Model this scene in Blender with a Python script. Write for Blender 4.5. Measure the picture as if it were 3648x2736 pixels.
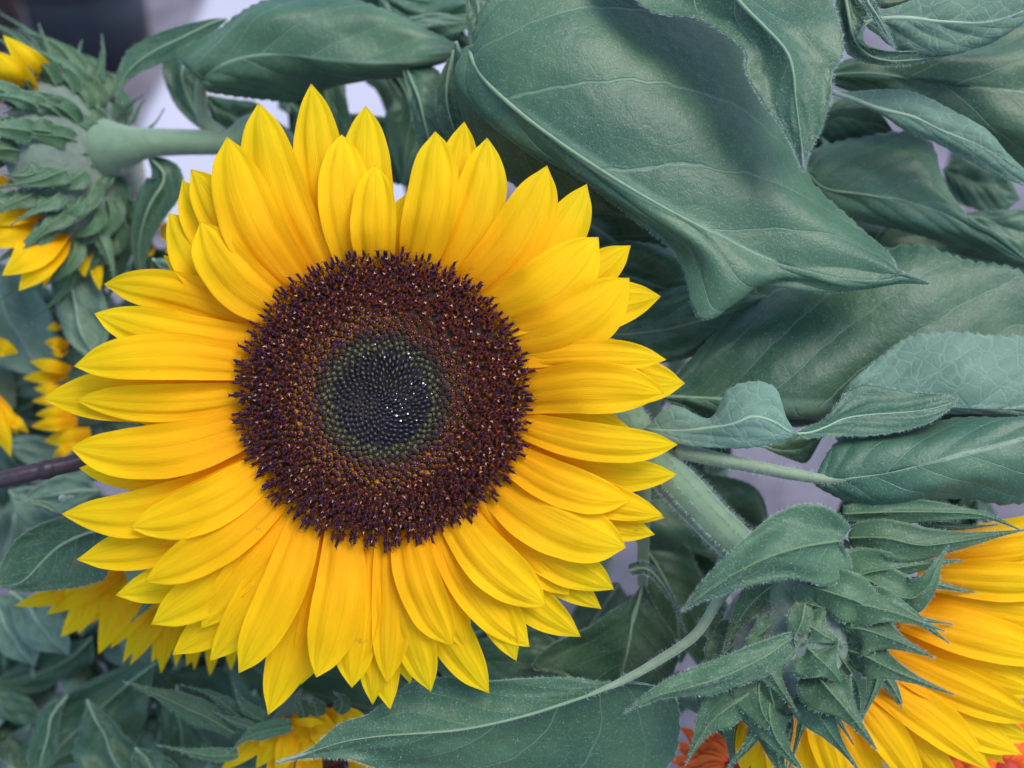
import bpy, math, random
import numpy as np
from mathutils import Vector, Matrix
rng = np.random.RandomState(7); random.seed(7)
R_ = math.radians
scene = bpy.context.scene
for o in list(bpy.data.objects): bpy.data.objects.remove(o)
COL = scene.collection

# ------------------------------------------------------------------ camera, sky, sun, exposure
PITCH = R_(50); D0 = 0.30; WID = 0.25; HGT = 0.30
FWD = np.array([0, math.cos(PITCH), -math.sin(PITCH)]); UP = np.array([0, math.sin(PITCH), math.cos(PITCH)])
RT = np.array([1., 0, 0]); TOW = -FWD; REF = np.array([0, 0, HGT])
cam = bpy.data.cameras.new('camera'); camo = bpy.data.objects.new('camera', cam); COL.objects.link(camo)
camo.location = REF - FWD * D0; camo.rotation_euler = (math.pi / 2 - PITCH, 0, 0)
cam.sensor_width = 36; cam.lens = 36 * D0 / WID; cam.clip_start = 0.01; cam.clip_end = 200
cam.dof.use_dof = True; cam.dof.focus_distance = 0.305; cam.dof.aperture_fstop = 8
scene.camera = camo
SUN_EL, SUN_AZ = 67, 88          # azimuth clockwise from +Y
w = bpy.data.worlds.new('World'); scene.world = w; w.use_nodes = True
nt = w.node_tree; nt.nodes.clear()
sky = nt.nodes.new('ShaderNodeTexSky'); sky.sky_type = 'NISHITA'; sky.sun_disc = False
sky.sun_elevation = R_(SUN_EL); sky.sun_rotation = R_(SUN_AZ)
sky.air_density = 1.0; sky.dust_density = 1.6; sky.ozone_density = 1.0
bg = nt.nodes.new('ShaderNodeBackground'); bg.inputs[1].default_value = 0.15
ow = nt.nodes.new('ShaderNodeOutputWorld')
nt.links.new(sky.outputs[0], bg.inputs[0]); nt.links.new(bg.outputs[0], ow.inputs[0])
sl = bpy.data.lights.new('sun', 'SUN'); sl.energy = 1.35; sl.angle = R_(30); sl.color = (1, .95, .88)
so = bpy.data.objects.new('sun', sl); COL.objects.link(so); so.location = (0, 0, 3)
sd = Vector((math.sin(R_(SUN_AZ)) * math.cos(R_(SUN_EL)), math.cos(R_(SUN_AZ)) * math.cos(R_(SUN_EL)), math.sin(R_(SUN_EL))))
so.rotation_euler = sd.to_track_quat('Z', 'Y').to_euler()
scene.view_settings.view_transform = 'Standard'; scene.view_settings.look = 'None'
scene.view_settings.gamma = 1; scene.view_settings.use_curve_mapping = False
scene.view_settings.exposure = 1.05

# ------------------------------------------------------------------ where things stand
def Q(x, y, d):
    """photo pixel (3648 wide) and height d in cm in front of the flower plane -> metres in view-aligned axes"""
    s = (D0 - d / 100) / D0 * WID / 3648
    return np.array([(x - 1824) * s, (1368 - y) * s, d / 100])
def W(q): q = np.asarray(q); return REF + q[..., 0:1] * RT + q[..., 1:2] * UP + q[..., 2:3] * TOW
CR = {'F': (0, 0, .60636), '1': (0, 0, 1.659), '2': (900, 0, 1.659), '3': (1600, 0, 1.3827), '4': (2648, 0, 1.659),
      '5': (2200, 900, 1.5276), '6': (2200, 1700, 1.5276), '7': (0, 1700, 1.58), '8': (0, 800, 1.508),
      '9': (1300, 1500, 1.508), 'A': (1000, 2200, 1.3825)}
def px(c, p, d=None):
    x0, y0, s = CR[c]
    return Q(x0 + p[0] / s, y0 + p[1] / s, p[2] if len(p) > 2 else d)
U = WID / 3648                                       # one photo pixel in metres at the flower plane

def spl(P, n):
    P = np.asarray(P, float); m = len(P)
    if m == 2: t = np.linspace(0, 1, n)[:, None]; return P[0] * (1 - t) + P[1] * t
    E = np.vstack([2 * P[0] - P[1], P, 2 * P[-1] - P[-2]])
    t = np.linspace(0, m - 1, n); i = np.minimum(t.astype(int), m - 2); f = (t - i)[:, None]
    a, b, c, d = E[i], E[i + 1], E[i + 2], E[i + 3]
    return .5 * (2 * b + (c - a) * f + (2 * a - 5 * b + 4 * c - d) * f * f + (3 * b - a - 3 * c + d) * f ** 3)
def nrm(v): return v / np.maximum(np.linalg.norm(v, axis=-1, keepdims=True), 1e-9)

# ------------------------------------------------------------------ materials
def mat(name):
    m = bpy.data.materials.new(name); m.use_nodes = True; m.node_tree.nodes.clear(); return m
class N:
    def __init__(s, m): s.t = m.node_tree
    def n(s, typ, ins=None, **kw):
        x = s.t.nodes.new('ShaderNode' + typ)
        for k, v in kw.items(): setattr(x, k, v)
        for k, v in (ins or {}).items():
            if hasattr(v, 'is_linked'): s.t.links.new(v, x.inputs[k])
            else: x.inputs[k].default_value = v
        return x
    def m(s, op, a, b=0., c=0.): return s.n('Math', {0: a, 1: b, 2: c}, operation=op).outputs[0]
    def mix(s, f, a, b, bt='MIX'):
        x = s.n('Mix', {}, data_type='RGBA', blend_type=bt)
        for k, v in ((0, f), (6, a), (7, b)):
            if hasattr(v, 'is_linked'): s.t.links.new(v, x.inputs[k])
            else: x.inputs[k].default_value = v
        return x.outputs[2]
    def ramp(s, f, els):
        x = s.n('ValToRGB', {0: f}); e = x.color_ramp.elements
        while len(e) < len(els): e.new(.5)
        for a, (p, c) in zip(e, els): a.position = p; a.color = c if len(c) == 4 else (*c, 1)
        return x.outputs[0]
    def sm(s, v, a, b):
        x = s.n('MapRange', {0: v, 1: a, 2: b, 3: 0., 4: 1.}, interpolation_type='SMOOTHSTEP'); return x.outputs[0]
    def out(s, sh): s.t.links.new(sh, s.n('OutputMaterial').inputs[0])
def simple(name, col, rough=.6, spec=.3, sheen=0., var=.25, scale=800, bump=.0):
    m = mat(name); k = N(m); tc = k.n('TexCoord').outputs['Object']
    no = k.n('TexNoise', {'Vector': tc, 'Scale': float(scale), 'Detail': 3.}).outputs[0]
    c = k.mix(no, (*[x * (1 - var) for x in col], 1), (*[min(1, x * (1 + var)) for x in col], 1))
    p = k.n('BsdfPrincipled', {'Base Color': c, 'Roughness': rough, 'Specular IOR Level': spec, 'Sheen Weight': sheen})
    if bump: k.t.links.new(k.n('Bump', {'Height': no, 'Strength': bump, 'Distance': .0005}).outputs[0], p.inputs['Normal'])
    k.out(p.outputs[0]); return m
VN, VK = 7., .34      # side vein count and slant, shared by mesh relief and colour
def leaf_mat(name, c1, c2, vein, vamt, sheen, ret, rough=.5, spec=.35, vs=230.):
    m = mat(name); k = N(m)
    uv = k.n('SeparateXYZ', {0: k.n('UVMap').outputs[0]}); u, v = uv.outputs[0], uv.outputs[1]
    tc = k.n('TexCoord').outputs['Object']; rnd = k.n('ObjectInfo').outputs['Random']
    a = k.m('ABSOLUTE', v); side = k.m('GREATER_THAN', v, 0.)
    wob = k.n('TexNoise', {'Vector': tc, 'Scale': 90.}).outputs[0]
    s = k.m('ADD', k.m('SUBTRACT', u, k.m('MULTIPLY', a, VK)), k.m('MULTIPLY', k.m('SUBTRACT', wob, .5), .035))
    fr = k.m('FRACT', k.m('ADD', k.m('MULTIPLY', s, VN), k.m('MULTIPLY', side, .37)))
    vd = k.m('ABSOLUTE', k.m('SUBTRACT', fr, .5))
    lat = k.m('SUBTRACT', 1., k.sm(vd, .008, .030)); lat = k.m('MULTIPLY', lat, k.m('SUBTRACT', 1., k.m('MULTIPLY', a, .75)))
    mid = k.m('SUBTRACT', 1., k.sm(a, .012, .045))
    wv = k.n('TexNoise', {'Vector': tc, 'Scale': 160., 'Detail': 2.}); tw = k.n('VectorMath', {0: tc, 1: k.n('VectorMath', {0: wv.outputs['Color'], 'Scale': .004}, operation='SCALE').outputs[0]}, operation='ADD').outputs[0]
    vor = k.n('TexVoronoi', {'Vector': tw, 'Scale': vs, 'Randomness': .9}, feature='DISTANCE_TO_EDGE').outputs['Distance']
    net = k.m('SUBTRACT', 1., k.sm(vor, .01, .09))
    big = k.n('TexNoise', {'Vector': tc, 'Scale': 38., 'Detail': 4.}).outputs[0]
    fine = k.n('TexNoise', {'Vector': tc, 'Scale': 1500., 'Detail': 3.}).outputs[0]
    c = k.mix(k.sm(big, .32, .68), (*c1, 1), (*c2, 1))
    hsv = k.n('HueSaturation', {'Hue': k.m('ADD', .485, k.m('MULTIPLY', rnd, .03)), 'Saturation': 1., 'Value': k.m('ADD', .82, k.m('MULTIPLY', rnd, .36)), 'Color': c})
    c = hsv.outputs[0]
    c = k.mix(k.m('MULTIPLY', net, ret), c, (*vein, 1))
    c = k.mix(k.m('MULTIPLY', k.m('MAXIMUM', lat, mid), vamt), c, (*vein, 1))
    c = k.mix(k.m('MULTIPLY', k.sm(a, .97, 1.), .3), c, (*vein, 1))
    fleck = k.sm(k.n('TexNoise', {'Vector': tc, 'Scale': 2600., 'Detail': 1.}).outputs[0], .60, .72)
    c = k.mix(k.m('MULTIPLY', fleck, .28), c, (.30, .42, .38, 1))
    spot = k.sm(k.n('TexNoise', {'Vector': tc, 'Scale': 130., 'Detail': 5., 'Roughness': .7}).outputs[0], .71, .75)
    c = k.mix(k.m('MULTIPLY', spot, .7), c, (.05, .035, .03, 1))
    h = k.m('ADD', k.m('MULTIPLY', net, -.45 * min(1, ret * 4)), k.m('ADD', k.m('ADD', k.m('MULTIPLY', fine, .35), k.m('MULTIPLY', wv.outputs[0], 2.2)), k.m('MULTIPLY', lat, -.8)))
    bp = k.n('Bump', {'Height': h, 'Strength': .55, 'Distance': .0004}).outputs[0]
    p = k.n('BsdfPrincipled', {'Base Color': c, 'Roughness': rough, 'Specular IOR Level': spec, 'Sheen Weight': sheen, 'Sheen Roughness': .4, 'Sheen Tint': (.8, .95, 1, 1), 'Normal': bp})
    tr = k.n('BsdfTranslucent', {'Color': k.mix(.5, c, (.10, .22, .02, 1)), 'Normal': bp})
    k.out(k.n('MixShader', {0: .12, 1: p.outputs[0], 2: tr.outputs[0]}).outputs[0]); return m
M_UP = leaf_mat('leaf_upper', (.024, .080, .042), (.055, .124, .060), (.17, .27, .18), .55, .14, .05, rough=.46, spec=.42, vs=330.)
M_DN = leaf_mat('leaf_underside', (.095, .178, .125), (.130, .220, .155), (.27, .37, .30), .75, .25, .20, .65, .2)
M_BR = leaf_mat('bract_green', (.038, .100, .044), (.062, .132, .058), (.19, .28, .13), .35, .35, .06)
def petal_mat(name, shift=0.):
    m = mat(name); k = N(m)
    uv = k.n('SeparateXYZ', {0: k.n('UVMap').outputs[0]}); u, v = uv.outputs[0], uv.outputs[1]
    rnd = k.n('ObjectInfo').outputs['Random']; tc = k.n('TexCoord').outputs['Object']
    st = k.n('CombineXYZ', {0: k.m('MULTIPLY', u, 1.6), 1: k.m('MULTIPLY', v, 9.), 2: k.m('MULTIPLY', rnd, 40.)}).outputs[0]
    str_ = k.n('TexNoise', {'Vector': st, 'Scale': 2.2, 'Detail': 4., 'Roughness': .65}).outputs[0]
    fst = k.n('CombineXYZ', {0: k.m('MULTIPLY', u, 3.), 1: k.m('MULTIPLY', v, 26.), 2: k.m('MULTIPLY', rnd, 40.)}).outputs[0]
    fine = k.n('TexNoise', {'Vector': fst, 'Scale': 2., 'Detail': 2.}).outputs[0]
    uu = k.m('ADD', u, k.m('ADD', k.m('MULTIPLY', k.m('SUBTRACT', rnd, .5), .22), k.m('MULTIPLY', k.m('SUBTRACT', str_, .5), .22)))
    c = k.ramp(uu, [(0., (.86, .36 + shift, .001)), (.28, (.91, .47 + shift, .002)), (.55, (.92, .57, .003)), (.82, (.92, .63, .004)), (1., (.92, .67, .007))])
    c = k.mix(k.m('MULTIPLY', k.sm(fine, .5, .75), .22), c, (.70, .28, .0, 1))
    c = k.mix(k.m('MULTIPLY', k.sm(u, .955, 1.), .55), c, (.50, .26, .02, 1))
    gr = k.m('ABSOLUTE', k.m('SUBTRACT', k.m('ABSOLUTE', v), .30))
    gl = k.m('MULTIPLY', k.m('SUBTRACT', 1., k.sm(gr, .0, .09)), k.sm(u, .25, .9))
    c = k.mix(k.m('MULTIPLY', gl, .28), c, (.55, .30, .0, 1))
    spot = k.sm(k.n('TexNoise', {'Vector': tc, 'Scale': 210., 'Detail': 4.}).outputs[0], .70, .78)
    c = k.mix(k.m('MULTIPLY', spot, .45), c, (.42, .22, .02, 1))
    bp = k.n('Bump', {'Height': k.m('ADD', k.m('MULTIPLY', str_, .7), k.m('MULTIPLY', fine, .5)), 'Strength': .45, 'Distance': .0005}).outputs[0]
    p = k.n('BsdfPrincipled', {'Base Color': c, 'Roughness': .62, 'Specular IOR Level': .16, 'Normal': bp})
    tr = k.n('BsdfTranslucent', {'Color': c, 'Normal': bp})
    k.out(k.n('MixShader', {0: .42, 1: p.outputs[0], 2: tr.outputs[0]}).outputs[0]); return m
M_PET = petal_mat('petal_yellow')
M_GER = simple('petal_red_orange', (.85, .14, .02), .55, .25, 0, .3, 300)
M_GERD = simple('petal_dark_red', (.35, .02, .015), .55, .25, 0, .3, 300)
M_STEM = simple('stem_green', (.135, .215, .130), .65, .2, .5, .25, 260, .3)
M_PETI = simple('petiole_green', (.19, .26, .16), .6, .2, .5, .3, 300, .3)
M_RIB = simple('midrib_pale', (.17, .27, .155), .6, .25, .3, .2, 400)
M_RIBU = simple('midrib_underside', (.27, .37, .25), .6, .25, .3, .2, 400)
M_HAIR = simple('hair_white', (.36, .45, .42), .7, .2, 0, .1)
M_BRIB = simple('bract_rib', (.10, .19, .075), .6, .25, .2, .2, 400)
M_CAL = simple('calyx_fuzzy', (.12, .165, .125), .8, .1, .8, .4, 420, .6)
M_CANE = simple('cane_dark', (.030, .018, .026), .42, .4, 0, .5, 500, .3)
M_PUR = simple('floret_purple', (.034, .010, .027), .55, .18, 0, .4, 900)
M_RED = simple('floret_red_brown', (.15, .024, .010), .5, .3, 0, .5, 900)
M_ORG = simple('floret_orange', (.30, .115, .006), .55, .25, 0, .4, 900)
M_OLV = simple('floret_olive', (.115, .105, .028), .55, .3, 0, .35, 900)
M_BLU = simple('floret_blue_dark', (.014, .014, .030), .42, .45, 0, .5, 900)
M_POL = simple('pollen_pale', (.55, .30, .20), .6, .3, 0, .2, 900)
M_DSC = simple('receptacle_brown', (.026, .018, .014), .7, .2, 0, .5, 700, .6)
M_DROP = simple('resin_glint_white', (.85, .87, .92), .04, .9, 0, .02)  # opaque near-white base colour stands in for highlights on clear resin
FMATS = [M_PUR, M_RED, M_ORG, M_OLV, M_BLU, M_POL]

# ------------------------------------------------------------------ objects
def thing(name, label, cat, q, group=None):
    o = bpy.data.objects.new(name, None); COL.objects.link(o); o.empty_display_size = .01
    o.location = W(np.asarray(q)); o['label'] = label; o['category'] = cat
    if group: o['group'] = group
    return o
def root(o):
    p = np.zeros(3)
    while o is not None: p = p + np.array(o.location); o = o.parent
    return p
def mesh_obj(name, Vw, faces, mats, parent=None, uv=None, smooth=True, midx=None, kind=None):
    me = bpy.data.meshes.new(name)
    org = root(parent) if parent is not None else np.zeros(3)
    me.from_pydata((np.asarray(Vw) - org).tolist(), [], faces)
    for m in (mats if isinstance(mats, (list, tuple)) else [mats]): me.materials.append(m)
    if smooth: me.polygons.foreach_set('use_smooth', [True] * len(me.polygons))
    if midx is not None: me.polygons.foreach_set('material_index', list(midx))
    if uv is not None:
        l = me.uv_layers.new(name='UVMap'); vi = np.empty(len(me.loops), int); me.loops.foreach_get('vertex_index', vi)
        l.data.foreach_set('uv', np.asarray(uv, float)[vi].ravel())
    me.update(); o = bpy.data.objects.new(name, me); COL.objects.link(o); o.parent = parent
    if kind: o['kind'] = kind
    return o
def gfaces(nu, nv):
    return [(i * nv + j, (i + 1) * nv + j, (i + 1) * nv + j + 1, i * nv + j + 1) for i in range(nu - 1) for j in range(nv - 1)]
def tube(name, pts, radii, m, parent, n=10, seg=None, lump=0., kind=None):
    seg = seg or max(8, 6 * len(pts)); C = spl(pts, seg); r = spl(np.array(radii, float)[:, None].repeat(3, 1), seg)[:, 0]
    T = nrm(np.gradient(C, axis=0)); ref = np.array([.31, .2, .93]); A = nrm(np.cross(T, ref)); B = np.cross(T, A)
    th = np.linspace(0, 2 * math.pi, n, endpoint=False)
    ridge = 1 + lump * np.cos(th * 5)[None, :]
    V = C[:, None] + (A[:, None] * np.cos(th)[None, :, None] + B[:, None] * np.sin(th)[None, :, None]) * (r[:, None] * ridge)[..., None]
    V = V.reshape(-1, 3); f = []
    for i in range(seg - 1):
        for j in range(n): f.append((i * n + j, i * n + (j + 1) % n, (i + 1) * n + (j + 1) % n, (i + 1) * n + j))
    f += [tuple(range(n))[::-1], tuple((seg - 1) * n + j for j in range(n))]
    o = mesh_obj(name, W(V), f, m, parent, kind=kind); return o, V.reshape(seg, n, 3), C
def hairs(parent, P, D, length, width=5e-5, name='hairs'):
    """P roots, D directions: one thin bent blade each"""
    n = len(P); L = length * (0.6 + .8 * rng.rand(n, 1)); S = nrm(np.cross(D, rng.randn(n, 3))) * width
    J = rng.randn(n, 3) * .28; D1 = nrm(D + J); D2 = nrm(D + J * 2 + rng.randn(n, 3) * .2)
    mid = P + D1 * L * .55; tip = mid + D2 * L * .45
    V = np.stack([P - S, P + S, mid + S * .7, mid - S * .7, tip], 1).reshape(-1, 3)
    f = []
    for i in range(n): b = 5 * i; f += [(b, b + 1, b + 2, b + 3), (b + 3, b + 2, b + 4)]
    return mesh_obj(name, W(V), f, M_HAIR, parent, smooth=False, kind='stuff')

def surf(Ms, Ls, Rs, nu, nv, bulge=(0., 0.), relief=0., noise=0., serr=0., nser=30, ridge=0., wave=0.):
    """rails in metres -> grid nu x (2 nv + 1), uv"""
    M, L, R = spl(Ms, nu), spl(Ls, nu), spl(Rs, nu)
    u = np.linspace(0, 1, nu); v = np.linspace(-1, 1, 2 * nv + 1); a = np.abs(v)
    G = np.where((v < 0)[None, :, None], M[:, None] + (L - M)[:, None] * a[None, :, None], M[:, None] + (R - M)[:, None] * a[None, :, None])
    if serr:
        saw = (u * nser + .3 * np.sin(u * 17)) % 1.; k = 1 - serr * saw
        kk = 1 + (k - 1)[:, None] * (a ** 6)[None, :]
        G = M[:, None] + (G - M[:, None]) * kk[..., None]
    Tu = np.gradient(G, axis=0); Tv = np.gradient(G, axis=1); Nn = nrm(np.cross(Tv, Tu))
    wl = np.linalg.norm(L - M, axis=1); wr = np.linalg.norm(R - M, axis=1)
    wid = np.where((v < 0)[None, :], wl[:, None], wr[:, None])
    bl = np.where(v < 0, bulge[0], bulge[1])[None, :] * np.sin(math.pi * a)[None, :] * wid
    off = bl
    uu, vv = np.meshgrid(u, v, indexing='ij'); aa = np.abs(vv)
    if relief:
        s = uu - aa * VK; fr = (s * VN + (vv > 0) * .37) % 1.
        q = np.abs(fr - .5) * 2                       # 0 on the vein, 1 between
        off = off + relief * (np.sqrt(q) - .5) * np.minimum(1, aa * 6) * (1 - .6 * aa) * np.minimum(1, wid / .008)
    if noise:
        ph = rng.rand(6) * 6.28
        off = off + noise * (np.sin(uu * 9 + vv * 3 + ph[0]) + np.sin(uu * 17 - vv * 5 + ph[1]) * .6 + np.sin(uu * 5 + vv * 8 + ph[2]) * .7) * .4 * np.minimum(1, wid / .01)
    if wave:
        ph = rng.rand(2) * 6.28
        off = off + wave * np.sin(uu * 13 + np.where(vv > 0, ph[0], ph[1])) * aa ** 2 * np.minimum(1, wid / .006)
    if ridge:
        env = np.sin(math.pi * np.clip(uu, 0, 1) ** .8) ** .6
        off = off + ridge * env * (np.cos(vv * math.pi * 3.2) * .6 + .3 * np.cos(vv * math.pi * 7 + uu * 2)) * np.minimum(1, wid / .004)
    G = G + Nn * off[..., None]
    return G, Nn, np.stack([uu, vv], -1)

def leaf(parent, c, st, d=0., up=True, nu=110, nv=22, bulge=(.10, .10), relief=.0006, noise=.0012, serr=.05, nser=30, hair=1., rib=.00042, name='leaf', mats=None, wave=0.):
    def g(p): return px(c, p, d) if len(p) < 3 else px(c, (p[0], p[1], p[2] + d))
    Ms = [g(s[0]) for s in st]; Ls = [g(s[1]) if len(s) > 1 else g(s[0]) for s in st]; Rs = [g(s[2]) if len(s) > 1 else g(s[0]) for s in st]
    return leaf_rails(parent, Ms, Ls, Rs, up, nu, nv, bulge, relief, noise, serr, nser, hair, rib, name, mats, wave)
def leaf_rails(parent, Ms, Ls, Rs, up=True, nu=110, nv=22, bulge=(.1, .1), relief=.0006, noise=.0012, serr=.05, nser=30, hair=1., rib=.00042, name='leaf', mats=None, wave=0.):
    G, Nn, uv = surf(Ms, Ls, Rs, nu, nv, bulge, relief, noise, serr, nser, wave=wave)
    f = gfaces(nu, 2 * nv + 1); V = G.reshape(-1, 3)
    # which way do the normals look: the face toward the camera takes the upper or the lower skin
    fn = np.cross(V[[q[1] for q in f]] - V[[q[0] for q in f]], V[[q[3] for q in f]] - V[[q[0] for q in f]]).sum(0)
    front = fn[2] > 0
    a, b = mats or (M_UP, M_DN)
    if up != front: a, b = b, a
    o = mesh_obj(name, W(V), f, [a, b], parent, uv.reshape(-1, 2))
    sm = o.modifiers.new('thickness', 'SOLIDIFY'); sm.thickness = .00035; sm.offset = -1; sm.material_offset = 1; sm.material_offset_rim = 0
    if rib:
        Mc = G[:, nv]; k = np.linspace(0, nu - 1, 26).astype(int)
        tube('midrib', Mc[k] + [0, 0, .00005], [rib * 1.2, rib, rib * .8, rib * .55, rib * .25, rib * .08], M_BRIB if name == 'bract' else M_RIB if up else M_RIBU, o, 7, 40)
    if hair:
        L = G[:, 0]; Rr = G[:, -1]; P = []; D = []
        for E, inn in ((L, G[:, 1]), (Rr, G[:, -2])):
            ln = np.linalg.norm(np.diff(E, axis=0), axis=1).sum(); n = int(ln / .00022 * hair)
            t = rng.rand(n) * (nu - 1.001); i = t.astype(int); fr = (t - i)[:, None]
            P.append(E[i] * (1 - fr) + E[i + 1] * fr); D.append(nrm(E[i] - inn[i]) + nrm(E[i + 1] - E[i]) * .3 + Nn[i, nv] * .2 * rng.randn(n, 1))
        n = int((1100 if nu > 36 else 450) * hair); i = rng.randint(0, nu, n); j = rng.randint(0, 2 * nv + 1, n)
        P.append(G[i, j]); z = Nn[i, j]; z = z * np.sign(z[:, 2:3] + 1e-9); D.append(z * .5 + rng.randn(n, 3) * .7)
        n = int(220 * hair); i = rng.randint(0, nu, n)
        P.append(G[i, nv]); z = Nn[i, nv]; z = z * np.sign(z[:, 2:3] + 1e-9); D.append(z * .6 + rng.randn(n, 3) * .7)
        hairs(o, np.vstack(P), nrm(np.vstack(D)), .0008, 2.6e-5)
    return o
PROF = {'petal': [(0, .60), (.12, .74), (.3, .93), (.45, 1.), (.6, .93), (.72, .76), (.82, .54), (.91, .27), (.97, .09), (1, .0)],
        'bract': [(0, .55), (.1, .82), (.22, 1.), (.36, .95), (.5, .72), (.64, .42), (.8, .18), (.92, .08), (1, .0)],
        'thin': [(0, .9), (.2, 1.), (.4, .8), (.6, .55), (.8, .3), (1, .0)],
        'leaf': [(0, .08), (.06, .35), (.15, .75), (.3, 1.), (.45, .97), (.6, .80), (.75, .52), (.88, .24), (1, .0)]}
def rails(Ms, wpx, prof, cup=0., tilt=0., n=12, skew=0.):
    """midline (metres) and full width in photo pixels -> three rails; cup lowers both edges, tilt lowers one"""
    M = spl(Ms, n); T = nrm(np.gradient(M, axis=0)); S = nrm(np.cross(T, np.array([0, 0, 1.]) + T * 1e-6))
    p = np.array(PROF[prof]); w = np.interp(np.linspace(0, 1, n), p[:, 0], p[:, 1]) * wpx * U / 2
    z = np.array([0, 0, 1.]); nn = nrm(np.cross(S, T)); nn = nn * np.sign(nn[:, 2:3] + 1e-9)
    L = M + S * w[:, None] * (1 + skew) - nn * (w * (cup - tilt))[:, None]; Rr = M - S * w[:, None] * (1 - skew) - nn * (w * (cup + tilt))[:, None]
    return M, L, Rr
def blade(parent, c, pts, wsrc, d=0., prof='leaf', cup=.15, tilt=0., up=True, **kw):
    """wsrc: full width in crop pixels"""
    Ms = [px(c, p, d) if len(p) < 3 else px(c, (p[0], p[1], p[2] + d)) for p in pts]
    M, L, Rr = rails(Ms, wsrc / CR[c][2] * (1 - d / 30), prof, cup, tilt)
    return leaf_rails(parent, M, L, Rr, up=up, **kw)
def bract(parent, c, pts, wsrc, d=0., cup=.35, prof='bract', hair=.6, tilt=0., **kw):
    return blade(parent, c, pts, wsrc, d, prof, cup, tilt, True, nu=36, nv=7, relief=.0002, noise=.0006, serr=0, hair=hair, rib=kw.pop('rib', .00022), name='bract', mats=(M_BR, M_BR), bulge=(.12, .12), wave=.0006, **kw)
def petal(parent, Ms, wpx, cup=.12, tilt=0., nu=26, nv=7, ridge=.00035, m=None, prof='petal', wave=.0006, name='petal'):
    M, L, Rr = rails(Ms, wpx, prof, cup, tilt, 14, rng.uniform(-.12, .12))
    G, Nn, uv = surf(M, L, Rr, nu, nv, (.06, .06), 0, .0005, 0, 0, ridge, wave)
    return mesh_obj(name, W(G.reshape(-1, 3)), gfaces(nu, 2 * nv + 1), m or M_PET, parent, uv.reshape(-1, 2))
def to_ground(q, dx=0., dy=0.):
    """view-axes point on the pavement below world point q shifted by dx, dy"""
    p = W(np.asarray(q, float)); g = np.array([p[0] + dx, p[1] + dy, .0]) - REF
    return np.array([g @ RT, g @ UP, g @ TOW])
def stem(parent, pts, r, name='stem', m=None, hair=0, hl=.0012, ground=None, lump=.06):
    pts = [np.asarray(p) for p in pts]; r = list(r)
    if ground is not None:
        g = to_ground(pts[-1], *ground); pts += [pts[-1] * .6 + g * .4 + [0, .0, -.005], g]; r += [r[-1], r[-1]]
    o, G, C = tube(name, pts, r, m or M_STEM, parent, 12, None, lump)
    if hair:
        i = rng.randint(0, len(C), hair); j = rng.randint(0, 12, hair); f = rng.rand(hair, 1)
        i2 = np.minimum(i + 1, len(C) - 1); P = G[i, j] * (1 - f) + G[i2, j] * f; Dv = nrm(G[i, j] - C[i])
        hairs(o, P, Dv, hl, 3.2e-5)
    return o

# ------------------------------------------------------------------ pavement
m = mat('pavement'); k = N(m); tc = k.n('TexCoord').outputs['Object']
n1 = k.n('TexNoise', {'Vector': tc, 'Scale': 22., 'Detail': 8., 'Roughness': .7}).outputs[0]; n2 = k.n('TexNoise', {'Vector': tc, 'Scale': 260., 'Detail': 4.}).outputs[0]
c = k.mix(k.sm(n1, .35, .65), (.085, .076, .10, 1), (.20, .185, .225, 1)); c = k.mix(k.m('MULTIPLY', n2, .5), c, (.12, .11, .14, 1))
p = k.n('BsdfPrincipled', {'Base Color': c, 'Roughness': .85, 'Normal': k.n('Bump', {'Height': n2, 'Strength': .4, 'Distance': .002}).outputs[0]}); k.out(p.outputs[0])
pv = mesh_obj('pavement', [(-30, -30, 0), (30, -30, 0), (30, 30, 0), (-30, 30, 0)], [(0, 1, 2, 3)], m, smooth=False); pv['kind'] = 'structure'

# ------------------------------------------------------------------ disc florets
def lathe(prof, n, m0):
    V = []; F = []; I = []
    for z, r in prof:
        for j in range(n): a = 2 * math.pi * j / n; V.append((r * math.cos(a), r * math.sin(a), z))
    for i in range(len(prof) - 1):
        for j in range(n): F.append((i * n + j, i * n + (j + 1) % n, (i + 1) * n + (j + 1) % n, (i + 1) * n + j)); I.append(m0[i])
    F.append(tuple((len(prof) - 1) * n + j for j in range(n))); I.append(m0[-1])
    return V, F, I
def lobes(V, F, I, n, r0, r1, z0, z1, wd, mi, ph=0.):
    for j in range(n):
        a = 2 * math.pi * j / n + ph; b = len(V); c_, s_ = math.cos(a), math.sin(a)
        V += [(r0 * c_ - wd * s_, r0 * s_ + wd * c_, z0), (r0 * c_ + wd * s_, r0 * s_ - wd * c_, z0), (r1 * c_, r1 * s_, z1)]
        F.append((b, b + 1, b + 2)); I.append(mi)
def open_floret(k):
    V, F, I = lathe([(0, .00028), (.0013, .00042), (.0014, .00026), (.0026, .00030), (.0030, .00032), (.0032, .00014)], 6, [2, 2, 0, 0, 0, 5 if k == 1 else 0])
    lobes(V, F, I, 5, .00036, .0010, .0011, .0018, .00042, 1, .3 * k)
    if k != 1: lobes(V, F, I, 2, .0001, .0008, .0030, .0036, .00018, 0, .9 * k)
    else: lobes(V, F, I, 3, .0001, .0004, .0031, .0035, .00014, 5, .4)
    return V, F, I
def bud(k):
    V, F, I = lathe([(0, .0006), (.0009, .00068), (.0013, .00055), (.0016, .0003), (.0017, .0001)], 7, [2, 2 if k else 3, 0, 0, 5 if k == 2 else 0])
    lobes(V, F, I, 3, .0005, .00085, .0003, .0016, .0005, 2 if k else 3, .5 * k)
    return V, F, I
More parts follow.
